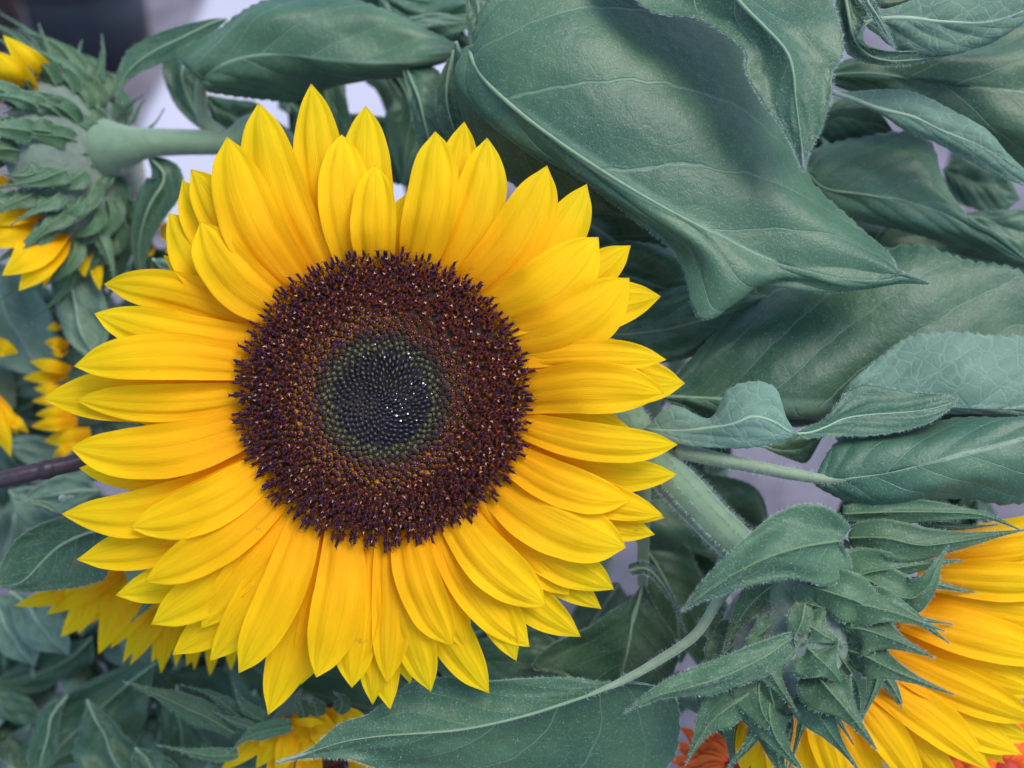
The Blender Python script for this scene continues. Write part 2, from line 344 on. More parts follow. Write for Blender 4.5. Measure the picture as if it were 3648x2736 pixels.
def olive(k):
    V, F, I = lathe([(0, .0005), (.0006, .00055), (.0010, .0004), (.0011, .00018)], 6, [3, 3, 4, 3])
    lobes(V, F, I, 3, .0004, .0006, .0002, .0013, .0004, 3, .7)
    return V, F, I
def chaff(k):
    V = [(-.00042, -.0003, 0), (.00042, -.0003, 0), (.0003, .0004, 0), (-.0003, .0004, 0), (-.00022, -.0001, .0008), (.00022, -.0001, .0008), (0, .0007, .0017)]
    F = [(0, 1, 5, 4), (1, 2, 6, 5), (2, 3, 6), (3, 0, 4, 6), (4, 5, 6)]; I = [4, 4, 4, 3 if k else 4, 4]
    return V, F, I
KINDS = {('o', k): open_floret(k) for k in (0, 1, 2)}
KINDS.update({('b', k): bud(k) for k in (0, 1, 2)}); KINDS.update({('v', 0): olive(0), ('c', 0): chaff(0), ('c', 1): chaff(1)})
KM = {}
for key, (V, F, I) in KINDS.items():
    me = bpy.data.meshes.new('floret'); me.from_pydata(V, [], F)
    for mm in FMATS: me.materials.append(mm)
    me.polygons.foreach_set('material_index', I); me.polygons.foreach_set('use_smooth', [True] * len(F)); me.update(); KM[key] = me
VIEW = Matrix((RT, UP, TOW)).transposed()           # view-aligned axes -> world
def flower_disc(parent, cq, rad, total, axis=None, parts=300, dome=.0035, detail=True):
    """receptacle and spiral of florets; axis = facing direction in view axes"""
    ax = Vector(axis if axis is not None else (0, 0, 1)).normalized(); rot = ax.to_track_quat('Z', 'Y').to_matrix()
    A = np.array(rot)
    def h(t): return dome * (1 - t ** 3) - .0012 * max(0, .4 - t) / .4
    V = []; nr, na = 12, 48
    for i in range(nr + 1):
        t = i / nr
        for j in range(na): a = 2 * math.pi * j / na; V.append((rad * t * math.cos(a), rad * t * math.sin(a), h(t) - (0.004 if i == nr else 0)))
    V = np.array(V) @ A.T + cq
    F = [(i * na + j, (i + 1) * na + j, (i + 1) * na + (j + 1) % na, i * na + (j + 1) % na) for i in range(nr) for j in range(na)]
    ds = mesh_obj('flower_disc', W(V), F, M_DSC, parent)
    items = []
    for i in range(total):
        t = ((i + .5) / total) ** .55; a = i * 2.399963; a += rng.randn() * .012; rr = t * rad * (1 + rng.randn() * .010)
        if t < .345: key = ('c', i % 2); s = 1.05 + 1.0 * t
        elif t < .42: key = ('v', 0); s = 1.12
        elif t < .62 + rng.randn() * .025: key = ('b', 0 if t < .48 else rng.choice([1, 1, 2])); s = 1.02 + .4 * (t - .42)
        else: key = ('o', rng.choice([0, 2, 2, 1] if t < .93 else [0, 2, 2])); s = .95 + .25 * (t - .6) / .4
        lean = (.0 if t < .4 else (t - .4) * .9 + max(0, t - .92) * 6) + rng.randn() * (.05 if t < .45 else .20)
        z = Vector((math.cos(a) * math.sin(lean), math.sin(a) * math.sin(lean), math.cos(lean)))
        if t < .345:                                   # scales lie in toward the middle
            y = Vector((-math.cos(a + .5), -math.sin(a + .5), 0)); x = y.cross(Vector((0, 0, 1))); B = Matrix((x, y, Vector((0, 0, 1)))).transposed()
        else:
            B = z.to_track_quat('Z', 'Y').to_matrix() @ Matrix.Rotation(rng.rand() * 6.28, 3, 'Z')
        pos = Vector((rr * math.cos(a), rr * math.sin(a), h(t) - .0004 + rng.randn() * .00015))
        if t < .345: s *= 1.0
        items.append((t, key, rot @ B, Vector(cq) + rot @ pos, s * (1 + rng.randn() * .07)))
    items.sort(key=lambda q: -q[0])
    org = Vector(root(ds))
    for t, key, B, pos, s in items[:parts]:
        o = bpy.data.objects.new('floret', KM[key]); COL.objects.link(o); o.parent = ds
        wp = Vector(W(np.array(pos)).tolist()) - org
        o.matrix_local = Matrix.Translation(wp) @ (VIEW @ B).to_4x4() @ Matrix.Scale(s, 4)
    AV, AF, AI = [], [], []; b = 0
    for t, key, B, pos, s in items[parts:]:
        V, F, I = KINDS[key]; v = np.array(V) * s @ np.array(B).T + np.array(pos)
        AV.append(v); AF += [tuple(x + b for x in q) for q in F]; AI += I; b += len(V)
    mesh_obj('inner_florets', W(np.vstack(AV)), AF, FMATS, ds, midx=AI, kind='stuff')
    return ds, h

def calyx(parent, cq, axis, r0, h0, hair=0):
    """dome-shaped green back of a flower head: tip at cq, opening along axis (view axes)"""
    rot = np.array(Vector(nrm(np.asarray(axis, float))).to_track_quat('Z', 'Y').to_matrix()); V = []; nr, na = 10, 28
    for i in range(nr + 1):
        t = i / nr
        for j in range(na):
            a = 2 * math.pi * j / na; r = r0 * math.sin(t * math.pi / 2) ** .8 * (1 + .04 * math.sin(a * 5)); V.append((r * math.cos(a), r * math.sin(a), h0 * t ** 2.2))
    V = np.array(V); Vw = V @ rot.T + cq
    F = [(i * na + j, (i + 1) * na + j, (i + 1) * na + (j + 1) % na, i * na + (j + 1) % na) for i in range(nr) for j in range(na)]
    o = mesh_obj('calyx', W(Vw), F, M_CAL, parent)
    if hair: ii = rng.randint(0, len(V), hair); hairs(o, Vw[ii] + rng.randn(hair, 3) * .0006, nrm(Vw[ii] - (cq + rot @ np.array([0, 0, h0]))), .0014, 3.2e-5)
    return rot
def ring_bracts(parent, cq, rot, r0, h0, rings, hair=.3, zmin=-.5, res=(26, 6)):
    for ring, (n_, t, ln, wd) in enumerate(rings):
        for j in range(n_):
            a = 2 * math.pi * (j + .5 * (ring % 2)) / n_ + rng.randn() * .09; e = np.array([math.cos(a), math.sin(a), 0])
            if (rot @ e)[2] < zmin: continue
            p0 = np.array([0, 0, h0 * t ** 2.2]) + e * (r0 * math.sin(t * math.pi / 2) ** .8 * 1.01); g = rng.uniform(.7, 1.3); fl = rng.uniform(.1, .7)
            pts = [p0, p0 + (e * .98 + [0, 0, .05]) * ln * .3 * g, p0 + (e * (.72 + .5 * fl) + [0, 0, .42]) * ln * .65 * g, p0 + (e * (.5 + fl) + [0, 0, .85]) * ln * g + rng.randn(3) * ln * .09]
            M_, L_, R2 = rails([rot @ q + cq for q in pts], wd, 'bract', .3, rng.uniform(-.25, .25))
            leaf_rails(parent, M_, L_, R2, True, res[0], res[1], (.1, .1), .0002, .0006, 0, 30, hair, .00025, 'bract', (M_BR, M_BR), .0009)
def FQ(x, y, d): return px('F', (x, y, d))
# ------------------------------------------------------------------ the large open sunflower
CX, CY = 828, 860
A_ = thing('sunflower', 'large open yellow sunflower facing out with its whole dark seed disc showing', 'sunflower', to_ground(FQ(CX, CY, -3), .03, .02), 'sunflowers in the bunch')
ds, hh = flower_disc(A_, FQ(CX, CY, -.15), 303 / .60636 * U, 2000)
PET = [  # tip, base, width, layer (0 in front), bow
 ((672,180),(742,570),108,2,.05),((558,222),(690,585),132,1,.07),((490,295),(640,610),138,0,.10),((393,388),(590,645),104,2,.06),
 ((412,365),(610,630),112,1,.04),((365,460),(575,665),128,2,.10),((432,478),(600,650),125,0,.10),((790,228),(812,560),112,2,.04),
 ((738,290),(770,570),112,1,.05),((810,356),(812,570),102,0,.03),((940,283),(895,570),116,0,-.05),((1003,262),(950,570),92,2,-.03),
 ((1052,297),(950,590),112,1,-.08),((1182,357),(1000,620),116,1,-.09),((1268,397),(1030,640),108,2,-.10),((1250,470),(1050,650),90,2,-.03),
 ((1293,512),(1058,675),140,0,-.10),((1363,530),(1085,680),96,2,-.06),((1360,600),(1085,725),145,0,-.12),((1428,640),(1110,740),112,2,.08),
 ((1440,777),(1125,775),72,0,.03),((1480,828),(1140,812),112,2,.02),((1425,833),(1135,805),66,1,.05),((1435,850),(1140,860),116,0,.06),
 ((1465,960),(1140,915),92,0,-.06),((1463,1025),(1130,955),88,2,-.08),((1432,1112),(1120,975),86,1,-.06),((1436,1119),(1110,990),80,2,-.06),
 ((1415,1155),(1100,1020),95,2,-.05),((1361,1082),(1115,985),105,0,-.07),((1353,1183),(1080,1050),158,0,-.06),((1327,1273),(1050,1085),112,1,-.06),
 ((1300,1316),(1040,1100),84,2,-.04),((1180,1308),(985,1125),125,0,-.08),((1255,1376),(1000,1130),100,2,-.06),((1144,1398),(955,1145),108,1,-.07),
 ((1057,1498),(905,1165),108,2,-.07),((977,1396),(885,1160),112,0,-.06),((931,1495),(845,1175),104,1,-.04),((843,1533),(810,1180),92,2,-.02),
 ((805,1523),(770,1175),86,2,.02),((760,1486),(760,1170),118,1,.02),((683,1464),(725,1160),124,0,.05),((649,1480),(700,1155),92,2,.05),
 ((579,1545),(660,1140),112,2,.06),((515,1455),(650,1120),112,0,.05),((453,1428),(625,1100),100,1,.05),((372,1415),(620,1095),112,2,.08),
 ((326,1349),(605,1080),122,1,.07),((313,1257),(595,1065),112,0,.06),((249,1286),(590,1055),112,2,.12),((165,1209),(565,1030),112,2,.10),
 ((282,1140),(565,1005),120,0,.08),((132,1110),(550,985),112,1,.12),((170,1011),(535,955),92,2,.08),((150,967),(525,910),132,0,.08),
 ((91,862),(520,875),112,2,-.02),((164,864),(520,850),78,1,.04),((159,791),(525,785),105,0,-.05),((203,677),(540,725),98,1,.05),((223,614),(550,700),92,2,-.07)]
CENT = np.array([CX, CY])
for j in range(16):                                  # the lower half carries more, slimmer petals
    a = math.radians(22 + 148 * (j + .5) / 16 + rng.uniform(-3, 3)); r_ = rng.uniform(560, 640); t_ = (CX + r_ * math.cos(a), CY + r_ * math.sin(a))
    PET.append((t_, (CX + 300 * math.cos(a - .03), CY + 300 * math.sin(a - .03)), rng.uniform(78, 98), 1 if j % 3 else 2, rng.uniform(-.07, .07)))
for n_, ((tx, ty), (bx_, by_), wd, ly, bow) in enumerate(PET):
    t0 = np.array([bx_, by_], float); t1 = np.array([tx, ty], float); t0 = t0 + (CENT - t0) * .13
    ax = t1 - t0; pr = np.array([-ax[1], ax[0]]); pts = []
    lz = [.20, -.12, -.42][ly] + rng.randn() * .03
    for s_, zz in ((0, -.42 - .05 * ly), (.2, -.16 + lz * .5), (.45, .10 + lz), (.7, .08 + lz * 1.1), (.88, -.06 + lz * 1.2), (1, -.22 + lz * 1.2 + rng.randn() * .05)):
        q = t0 + ax * s_ - pr * bow * math.sin(math.pi * s_); pts.append(FQ(q[0], q[1], zz))
    petal(A_, pts, wd / .60636 * (1.06 if ly else .98) * (.92 if ty > 900 else 1), .03 + rng.rand() * .08, rng.uniform(-.14, .18), 34, 10, .00042)
# shorter petals of the rear row close the ring
ang = np.array([math.atan2(p[0][1] - CY, p[0][0] - CX) for p in PET]); rad_ = np.array([math.hypot(p[0][0] - CX, p[0][1] - CY) for p in PET])
for j in range(40):
    a = -math.pi + 2 * math.pi * (j + rng.uniform(.25, .75)) / 40; dd_ = np.abs((ang - a + math.pi) % (2 * math.pi) - math.pi)
    rt = rad_[np.argsort(dd_)[:3]].min() * rng.uniform(.84, .93); pts = []
    for s_, zz in ((0, -.62), (.25, -.45), (.5, -.45), (.75, -.55), (1, -.85)):
        r_ = 270 + (rt - 270) * s_; pts.append(FQ(CX + r_ * math.cos(a + .06 * s_), CY + r_ * math.sin(a + .06 * s_), zz))
    petal(A_, pts, rng.uniform(95, 115) / .60636, .12, rng.uniform(-.15, .15), 24, 7, .0005)
# a few resin drops in the middle of the disc, their glints painted as near-white colour
ico = bpy.data.meshes.new('resin_drop')
V, F, I = lathe([(-.00013, .00010), (-.00005, .00019), (.00006, .00018), (.00014, .00010)], 8, [0, 0, 0, 0])
ico.from_pydata(V, [], F); ico.materials.append(M_DROP); ico.polygons.foreach_set('use_smooth', [True] * len(F))
for x, y, s in [(835,772,1),(886,765,1.1),(889,773,.9),(892,829,1),(917,828,1.3),(922,831,.8),(858,863,.9),(840,880,1),(860,897,1.5),(884,893,1.3),(869,908,1.4),(872,880,.8),(897,850,.8),(905,870,.7),(935,850,.8),(815,745,.9),(880,862,.8),(850,888,.8),(903,907,.7),(790,772,.7),(860,850,.7),(925,858,.7),(868,872,.6)]:
    o = bpy.data.objects.new('resin_drop', ico); COL.objects.link(o); o.parent = ds
    rr = math.hypot(x - CX, y - CY) / 300
    o.location = W(FQ(x, y, -.15) + [0, 0, hh(rr) + .0014]) - root(ds); o.scale = (s,) * 3
stem(A_, [FQ(CX, CY, -.6), FQ(CX + 10, CY + 10, -2.2), FQ(CX + 40, CY + 30, -5)], [.012, .006, .005], ground=(.03, .02))
rot = calyx(A_, FQ(CX, CY, -2.0), (0, 0, 1), .043, .013)

# ------------------------------------------------------------------ lower right sunflower, seen from behind
B_ = thing('sunflower', 'sunflower turned away, green hairy bracts and back of yellow petals showing', 'sunflower', to_ground(FQ(1440, 990, -6), .02, .03), 'sunflowers in the bunch')
def q6(x, y, d): return px('6', (x, y, d))
stem(B_, [q6(960, 760, -.9), q6(760, 480, -1.2), q6(520, 240, -1.5), q6(330, 40, -1.8), q6(150, -150, -2.8), q6(0, -300, -5)], [.0050, .0050, .0050, .0053, .0050, .0050], hair=9000, hl=.0015, ground=(.0, .03), lump=.03)
rot = calyx(B_, q6(790, 700, -.9), (.66, -.60, -.45), .0185, .014, 3600)
ring_bracts(B_, q6(790, 700, -.9), rot, .0185, .014, [(6, .25, .011, 130), (7, .42, .013, 150), (8, .62, .016, 200), (9, .85, .018, 200), (10, 1., .019, 150)], .5, -.45)
for b, t, wd, l in [  # petals of the turned flower (crop 6)
 ((1700,430),(2650,300),190,1),((1800,330),(2560,190),170,2),((1690,520),(2650,560),220,0),((1650,640),(2500,800),260,1),((1600,760),(2450,1000),250,0),
 ((1500,830),(2330,1180),260,1),((1450,960),(2330,1345),240,0),((1420,1060),(2205,1512),255,1),((1380,1120),(2035,1600),235,0),((1330,1160),(1900,1800),235,1),
 ((1280,1180),(1680,1740),205,0),((1180,1180),(1500,1800),200,1),((1090,1160),(1250,1760),180,0),((1030,1180),(1060,1760),175,1),((940,1200),(880,1720),160,0),
 ((880,1240),(770,1700),140,1),((770,1250),(690,1620),150,0),((1560,700),(2480,700),230,2),((1450,900),(2400,1110),230,2),((1400,1030),(2290,1440),230,2),((1350,1120),(2110,1560),220,2),((1250,1150),(1790,1760),220,2),((1120,1150),(1400,1780),200,2),((1000,1160),(960,1740),180,2)]:
    b = np.array(b, float); t = np.array(t, float); b = b * .93 + np.array([850, 760]) * .07; axx = t - b; pr = np.array([-axx[1], axx[0]]); bow = rng.uniform(-.05, .05)
    pts = []
    for s_, zz in ((0, -1.7), (.25, -1.35), (.5, -1.3), (.78, -1.6), (1, -2.2)):
        q = b + axx * s_ + pr * bow * math.sin(math.pi * s_); pts.append(q6(q[0], q[1], zz - .28 * l))
    petal(B_, pts, wd / 1.5276 * 1.06, .12, rng.uniform(-.2, .2), 30, 10, .00045)
# the two bracts that spread like small leaves
leaf(B_, '6', [((1215,345,.0),), ((1180,350,.15),(1255,265,.0),(1268,490,-.1)), ((1010,380,.55),(1085,152,.1),(1150,592,.1)), ((820,435,.7),(870,190,.25),(950,552,.35)),
     ((620,535,.7),(640,385,.35),(720,592,.45)), ((450,645,.6),(480,545,.4),(500,655,.4)), ((350,728,.4),)], 0.3, nu=70, nv=16, hair=1.6, serr=0, name='bract', mats=(M_BR, M_BR), relief=.0004, rib=.00032)
leaf(B_, '6', [((990,850,-.2),), ((930,890,.1),(930,848,.1),(975,945,-.1)), ((800,980,.4),(800,890,.3),(850,1055,.1)), ((600,1075,.6),(600,965,.4),(690,1125,.3)),
     ((400,1140,.7),(420,1035,.4),(480,1185,.4)), ((200,1195,.7),(220,1130,.5),(250,1203,.5)), ((40,1280,.5),)], 0.3, nu=70, nv=14, hair=1.6, serr=0, name='bract', mats=(M_BR, M_BR), relief=.0004, rib=.0003)
for pts, wd, d in [
 ([(1070,600,.3),(1200,640,.7),(1330,690,.7),(1440,790,.4),(1500,870,.3),(1522,930,.2)], 270, -.2),
 ([(1255,330,-.5),(1450,330,-.1),(1650,370,-.1),(1850,350,-.3),(2050,315,-.5),(2215,288,-.6)], 215, -.4),
 ([(1240,480,-.5),(1400,580,.0),(1580,660,.2),(1690,590,.3),(1740,480,.2),(1800,375,.0)], 250, -.5),
 ([(1010,760,.2),(1120,860,.5),(1220,990,.5),(1300,1120,.2),(1320,1250,.0),(1300,1390,-.1)], 300, -.3),
 ([(1330,800,-.2),(1420,900,-.1),(1420,1050,-.1),(1390,1170,-.2),(1340,1290,-.3),(1305,1385,-.4)], 120, -.6),
 ([(1020,960,-.2),(1060,1060,-.1),(1130,1190,-.2),(1200,1320,-.4),(1285,1455,-.6)], 130, -.7),
 ([(830,1050,.2),(830,1160,.3),(850,1260,.1),(800,1340,.1),(720,1440,.0),(590,1590,-.2)], 200, -.2),
 ([(980,990,-.2),(1000,1120,-.1),(1020,1260,-.2),(990,1400,-.3),(930,1600,-.4)], 130, -.5),
 ([(1230,200,-.5),(1450,190,-.3),(1750,190,-.3),(2000,210,-.4),(2200,292,-.6)], 150, -.6),
 ([(1450,740,-.5),(1560,760,-.4),(1690,780,-.5),(1825,802,-.7)], 70, -.6),
 ([(1430,1060,-.5),(1480,1120,-.5),(1540,1230,-.6),(1580,1375,-.8)], 80, -.7),
 ([(1580,560,-.6),(1720,580,-.5),(1850,610,-.6),(1970,630,-.8)], 55, -.7),
 ([(720,1170,.2),(620,1240,.4),(520,1320,.4),(440,1430,.2),(368,1565,.0)], 240, -.2),
 ([(930,1260,-.3),(930,1380,-.3),(925,1480,-.4),(920,1600,-.6)], 60, -.6),
 ([(1020,690,.4),(1000,790,.6),(960,880,.5),(990,960,.3)], 150, -.15),
 ([(900,560,.0),(800,620,.2),(700,720,.2),(620,850,.0),(575,960,-.2)], 170, -.7),
 ([(860,760,.1),(820,820,.3),(740,880,.3),(680,960,.1)], 150, -.6),
 ([(1640,250,-.7),(1800,270,-.7),(1950,270,-.8),(2070,258,-.9)], 45, -.6),
 ([(820,1300,-.4),(760,1390,-.4),(700,1480,-.5),(600,1600,-.6)], 90, -.6)]:
    bract(B_, '6', pts, wd, d)
# leaves carried by this flower's stem
L14 = leaf(B_, '5', [((1090,1228,-1.3),), ((1170,1236,-1.2),(1090,1195,-1.3),(1080,1265,-1.3)), ((1290,1225,-1.0),(1170,1060,-1.6),(1220,1345,-1.5)), ((1480,1195,-.8),(1300,985,-1.9),(1400,1392,-1.6)), ((1720,1140,-.7),(1580,960,-2.0),(1600,1365,-1.5)),
   ((1950,1080,-.8),(1850,895,-1.9),(1850,1345,-1.4)), ((2220,1008,-.9),(2200,890,-1.8),(2200,1372,-1.5)), ((2520,940,-1.4),(2500,890,-1.8),(2480,1200,-1.7)), ((2800,880,-2),)], .2, bulge=(.14, .14), hair=1.5)
stem(L14, [px('5', (330,1075,-1.9)), px('5', (520,1120,-1.5)), px('5', (750,1165,-1.2)), px('5', (950,1205,-1.1)), px('5', (1160,1236,-.98)), px('5', (1330,1223,-.82))], [.0022, .0019, .0016, .0015, .0011, .0003], 'petiole', M_PETI, 900, .0010)
L13 = leaf(B_, '5', [((150,960,-2.0),), ((330,970,-1.6),(300,830,-1.8),(340,1042,-1.5)), ((500,955,-1.2),(500,905,-1.4),(520,1062,-1.2)), ((640,930,-.9),(600,750,-1.3),(650,1066,-1.0)), ((740,890,-.8),(720,706,-1.2),(770,1056,-.9)),
   ((850,920,-.8),(850,735,-1.1),(870,1028,-.9)), ((930,970,-.9),(905,890,-1.0),(945,1000,-1.0)), ((1010,985,-1.0),(1000,1000,-.9),(1010,955,-1.2)), ((1120,955,-1.1),(1120,1000,-.9),(1110,915,-1.4)), ((1240,900,-1.2),(1240,1000,-.9),(1215,800,-1.6)),
   ((1400,880,-1.2),(1400,995,-.9),(1330,718,-1.7)), ((1560,870,-1.2),(1560,970,-.9),(1560,755,-1.6)), ((1700,850,-1.2),(1700,925,-1.0),(1700,765,-1.5)), ((1800,825,-1.3),(1790,865,-1.2),(1790,775,-1.4)), ((1852,802,-1.4),)], 0, up=False, nu=140, nv=16, hair=1.5, bulge=(.05, .05), noise=.0006)
L15 = leaf(B_, 'A', [((1690,318),), ((1640,335,.0),(1630,318,-.1),(1900,360,-.2)), ((1550,370,.1),(1520,312,-.2),(1970,480,-.5)), ((1420,420,.15),(1380,298,-.2),(1930,720,-.8)), ((1250,478,.15),(1180,300,-.1),(1700,880,-1.0)), ((1060,522,.1),(1000,312,.0),(1300,900,-.9)),
   ((860,555,.05),(850,290,-.1),(950,850,-.7)), ((670,572,.0),(640,320,-.2),(640,800,-.5)), ((490,585,-.05),(440,470,-.2),(440,735,-.3)), ((310,612,-.1),(290,525,-.2),(330,694,-.2)), ((130,668,-.1),(140,650,-.2),(130,692,-.2)), ((-20,715,-.2),)], -.9, nu=140, nv=30, hair=1.5, bulge=(.12, .08), nser=40, serr=.02)
stem(L15, [q6(640, 560, -1.1), q6(540, 680, -.9), q6(420, 860, -.8), q6(220, 1000, -.8), q6(20, 1112, -.85), q6(-170, 1190, -.78)], [.0015, .0013, .0012, .0011, .0009, .0003], 'petiole', M_PETI, 600, .0010)

# ------------------------------------------------------------------ upper left sunflower, seen from behind
C_ = thing('sunflower', 'blurred sunflower turned away to the side, grey green calyx on pale stem', 'sunflower', to_ground(FQ(700, 330, -9), .12, .04), 'sunflowers in the bunch')
DC = -7.5
def q1(x, y, d=0.): return px('1', (x, y, DC + d))
stem(C_, [q1(540, 895, .2), q1(630, 885, .5), q1(760, 866, .9), q1(920, 845, 1.0), q1(1330, 845, .6), q1(1700, 860, -.6)], [.004, .0088, .0062, .0042, .0036, .0036], hair=700, hl=.0012, ground=(.10, .04), lump=.05)
rot = calyx(C_, q1(660, 900, .3), (-.92, -.16, -.36), .027, .016, 1500)
ring_bracts(C_, q1(660, 900, .3), rot, .027, .016, [(9, .13, .017, 110), (13, .28, .018, 105), (15, .45, .018, 105), (16, .62, .018, 105), (18, .82, .018, 95), (19, 1., .018, 80)], .25, -.55)
for pts, wd, d in [([(340,520),(320,400),(270,260),(228,140)], 80, .6), ([(300,450),(260,350),(215,270),(165,195)], 60, .3), ([(420,470),(440,380),(465,300),(482,240)], 50, .2), ([(545,510),(580,420),(605,310),(600,200)], 62, .3),
   ([(470,930),(330,960),(180,980),(90,1060),(0,1110)], 150, 1.2), ([(440,1070),(320,1110),(180,1180),(60,1170),(-30,1190)], 150, .9), ([(560,1240),(570,1340),(620,1470),(660,1570),(680,1670)], 105, .8),
   ([(260,1200),(280,1330),(330,1440),(350,1560)], 110, .3), ([(690,680),(740,640),(800,590),(850,560)], 26, .0), ([(740,760),(790,700),(830,620),(855,590)], 24, .0), ([(790,770),(850,775),(920,720),(970,640)], 24, .2), ([(480,780),(300,700),(150,720),(-20,690)], 170, 1.0),
   ([(420,620),(300,560),(160,570),(40,640)], 150, .8), ([(640,1180),(650,1300),(560,1400),(500,1440)], 130, .8)]:
    bract(C_, '1', pts, wd, DC + d, hair=.3)
blade(C_, '1', [(880,930,.9),(960,1010,1.0),(960,1090,1.0),(890,1210,1.0),(840,1350,.9),(820,1520,.6),(850,1700,.2)], 230, DC, 'leaf', .3, nu=50, nv=10, hair=.3)
for b, t, wd, l in [((300,490),(15,205),150,1.0),((150,570),(-60,290),210,1.2),((70,640),(-160,480),180,1.2),((500,510),(445,385),75,-.4),((330,430),(320,385),60,-.5),((90,760),(-200,700),120,-.2),((90,920),(-250,900),120,-.2),((110,1060),(-200,1060),120,-.2),
   ((260,1190),(-160,1300),190,1.2),((280,1310),(-160,1440),190,1.2),((330,1380),(10,1630),210,1.4),((350,1430),(110,1720),190,1.2),((320,1480),(255,1700),80,.1),((560,1480),(590,1720),85,-.6),((460,1420),(500,1640),110,-.7),((400,1430),(360,1540),90,-.7),((960,1330),(1000,1450),70,-1.5),((900,1460),(880,1520),50,-1.5),((990,1450),(985,1500),50,-1.5)]:
    b = np.array(b, float); t = np.array(t, float); pts = [q1(*(b + (t - b) * s_), l + z_ + 1.0) for s_, z_ in ((-.1, -1.5), (.2, -.5), (.55, .1), (1, .1))]
    petal(C_, pts, wd / 1.659 * 1.3, .15, rng.uniform(-.2, .2), 18, 6)
# its leaves
C1 = leaf(C_, 'F', [((445,180,.2),), ((452,158,.4),(378,116,.2),(455,200,.0)), ((515,127,.7),(470,62,.3),(530,216,-.5)), ((606,118,.8),(560,0,.3),(620,218,-.8)), ((720,130,.8),(700,-12,.2),(680,190,-.8)), ((830,136,.8),(830,20,.2),(800,160,-.4)), ((920,131,.7),(930,62,.3),(915,142,.1)), ((1015,118,.6),)], DC + 2., bulge=(.12, .1), hair=.7, relief=.0010, noise=.002)
stem(C1, [q1(1300, 800, .6), q1(1205, 700, .8), q1(1185, 520, 1.2), q1(1215, 360, 1.9), q1(1250, 290, 2.2)], [.0026, .0020, .0017, .0015, .0012], 'petiole', M_PETI)
leaf(C_, '1', [((1340,110),), ((1220,150),(1240,115),(1240,205)), ((1050,235),(1030,160),(1060,330)), ((900,310),(860,225),(910,390)), ((780,400),(745,310),(790,450)), ((710,500),(690,450),(725,520)), ((690,600),)], DC + 1.2, nu=60, nv=12, hair=.3)
leaf(C_, '1', [((1050,300),), ((1080,380),(960,360),(1200,360)), ((1080,480),(970,470),(1220,470)), ((1120,600),(1020,590),(1220,600)), ((1170,700),(1110,700),(1220,700)), ((1230,790),)], DC - .4, nu=60, nv=12, hair=.2)
leaf(C_, '1', [((1210,560),), ((1290,640),(1280,570),(1270,730)), ((1400,700),(1400,590),(1380,800)), ((1500,710),(1520,610),(1480,810)), ((1600,700),)], DC - .8, nu=60, nv=12, hair=.2)

# ------------------------------------------------------------------ smaller sunflowers half hidden
def side_petals(parent, c, lst, d, sc=1., back=.6):
    for b, t, wd in lst:
        b = np.array(b, float); t = np.array(t, float); j = rng.randn() * .12
        pts = [px(c, (*(b + (t - b) * s_), d + z_ + j)) for s_, z_ in ((-.3, -back), (.15, 0), (.55, .1), (1, -.25))]
        petal(parent, pts, wd / CR[c][2] * (1 - d / 30) * sc, .14, rng.uniform(-.25, .25), 20, 7)
D_ = thing('sunflower', 'sunflower hidden behind the large one, only drooping yellow petals and a leaf show', 'sunflower', to_ground(px('7', (800, 500, -6)), .05, .03), 'sunflowers in the bunch')
side_petals(D_, '7', [((380,640),(78,725),95),((600,560),(258,775),150),((640,600),(340,902),190),((720,590),(553,1000),185),((700,560),(430,800),150),((880,640),(688,1052),120),((930,700),(728,1062),120),((960,720),(905,1108),125),((1030,760),(988,1070),90),((1110,800),(1093,1088),80),((1200,820),(1180,1122),100),((1290,830),(1300,1092),100),((820,640),(620,965),150),((1000,760),(850,1045),130),((1150,820),(1050,1065),110),((560,560),(440,885),150),((820,560),(640,830),160),((960,600),(800,900),150)], -5.6)
stem(D_, [px('7', (900, 450, -5.)), px('7', (960, 420, -7)), px('7', (1050, 400, -9))], [.011, .005, .0045], ground=(.05, .03))
bract(D_, '7', [(870,620,.0),(840,690,.2),(790,760,.2),(735,815,.1)], 60, -5.0, hair=.2)
leaf(D_, '7', [((700,300),), ((560,300),(520,215),(640,390)), ((450,330),(400,210),(600,560)), ((330,390),(230,260),(540,600)), ((240,470),(90,350),(400,628)), ((150,570),(20,440),(250,640)), ((60,610),(-30,570),(120,645)), ((-60,600),)], -3.8, nu=80, nv=18, hair=.6)

E_ = thing('sunflower', 'small sunflower with curled petals, thin pale bracts, peeping over the veined leaf', 'sunflower', to_ground(px('7', (1800, 1350, -7)), .03, .03), 'sunflowers in the bunch')
side_petals(E_, '7', [((1520,1430),(1230,1660),110),((1600,1420),(1440,1640),140),((1640,1440),(1560,1700),120),((1720,1430),(1700,1640),140),((1800,1380),(1820,1560),120),((1850,1350),(1960,1420),110),((1900,1330),(2060,1345),90),((1680,1380),(1640,1560),150),((1760,1360),(1900,1480),140),((1600,1560),(1500,1800),150),((1750,1580),(1720,1850),160),((2000,1560),(2100,1800),160)], -4.4)
side_petals(E_, '7', [((1690,1380),(1830,1385),60)], -3.6)
flower_disc(E_, px('7', (1860, 1480, -6.2)), .011, 220, axis=(.45, -.5, .75), parts=0, dome=.003)
stem(E_, [px('7', (1700, 1400, -5.2)), px('7', (1640, 1330, -7)), px('7', (1700, 1200, -10))], [.009, .004, .004], ground=(.03, .03))
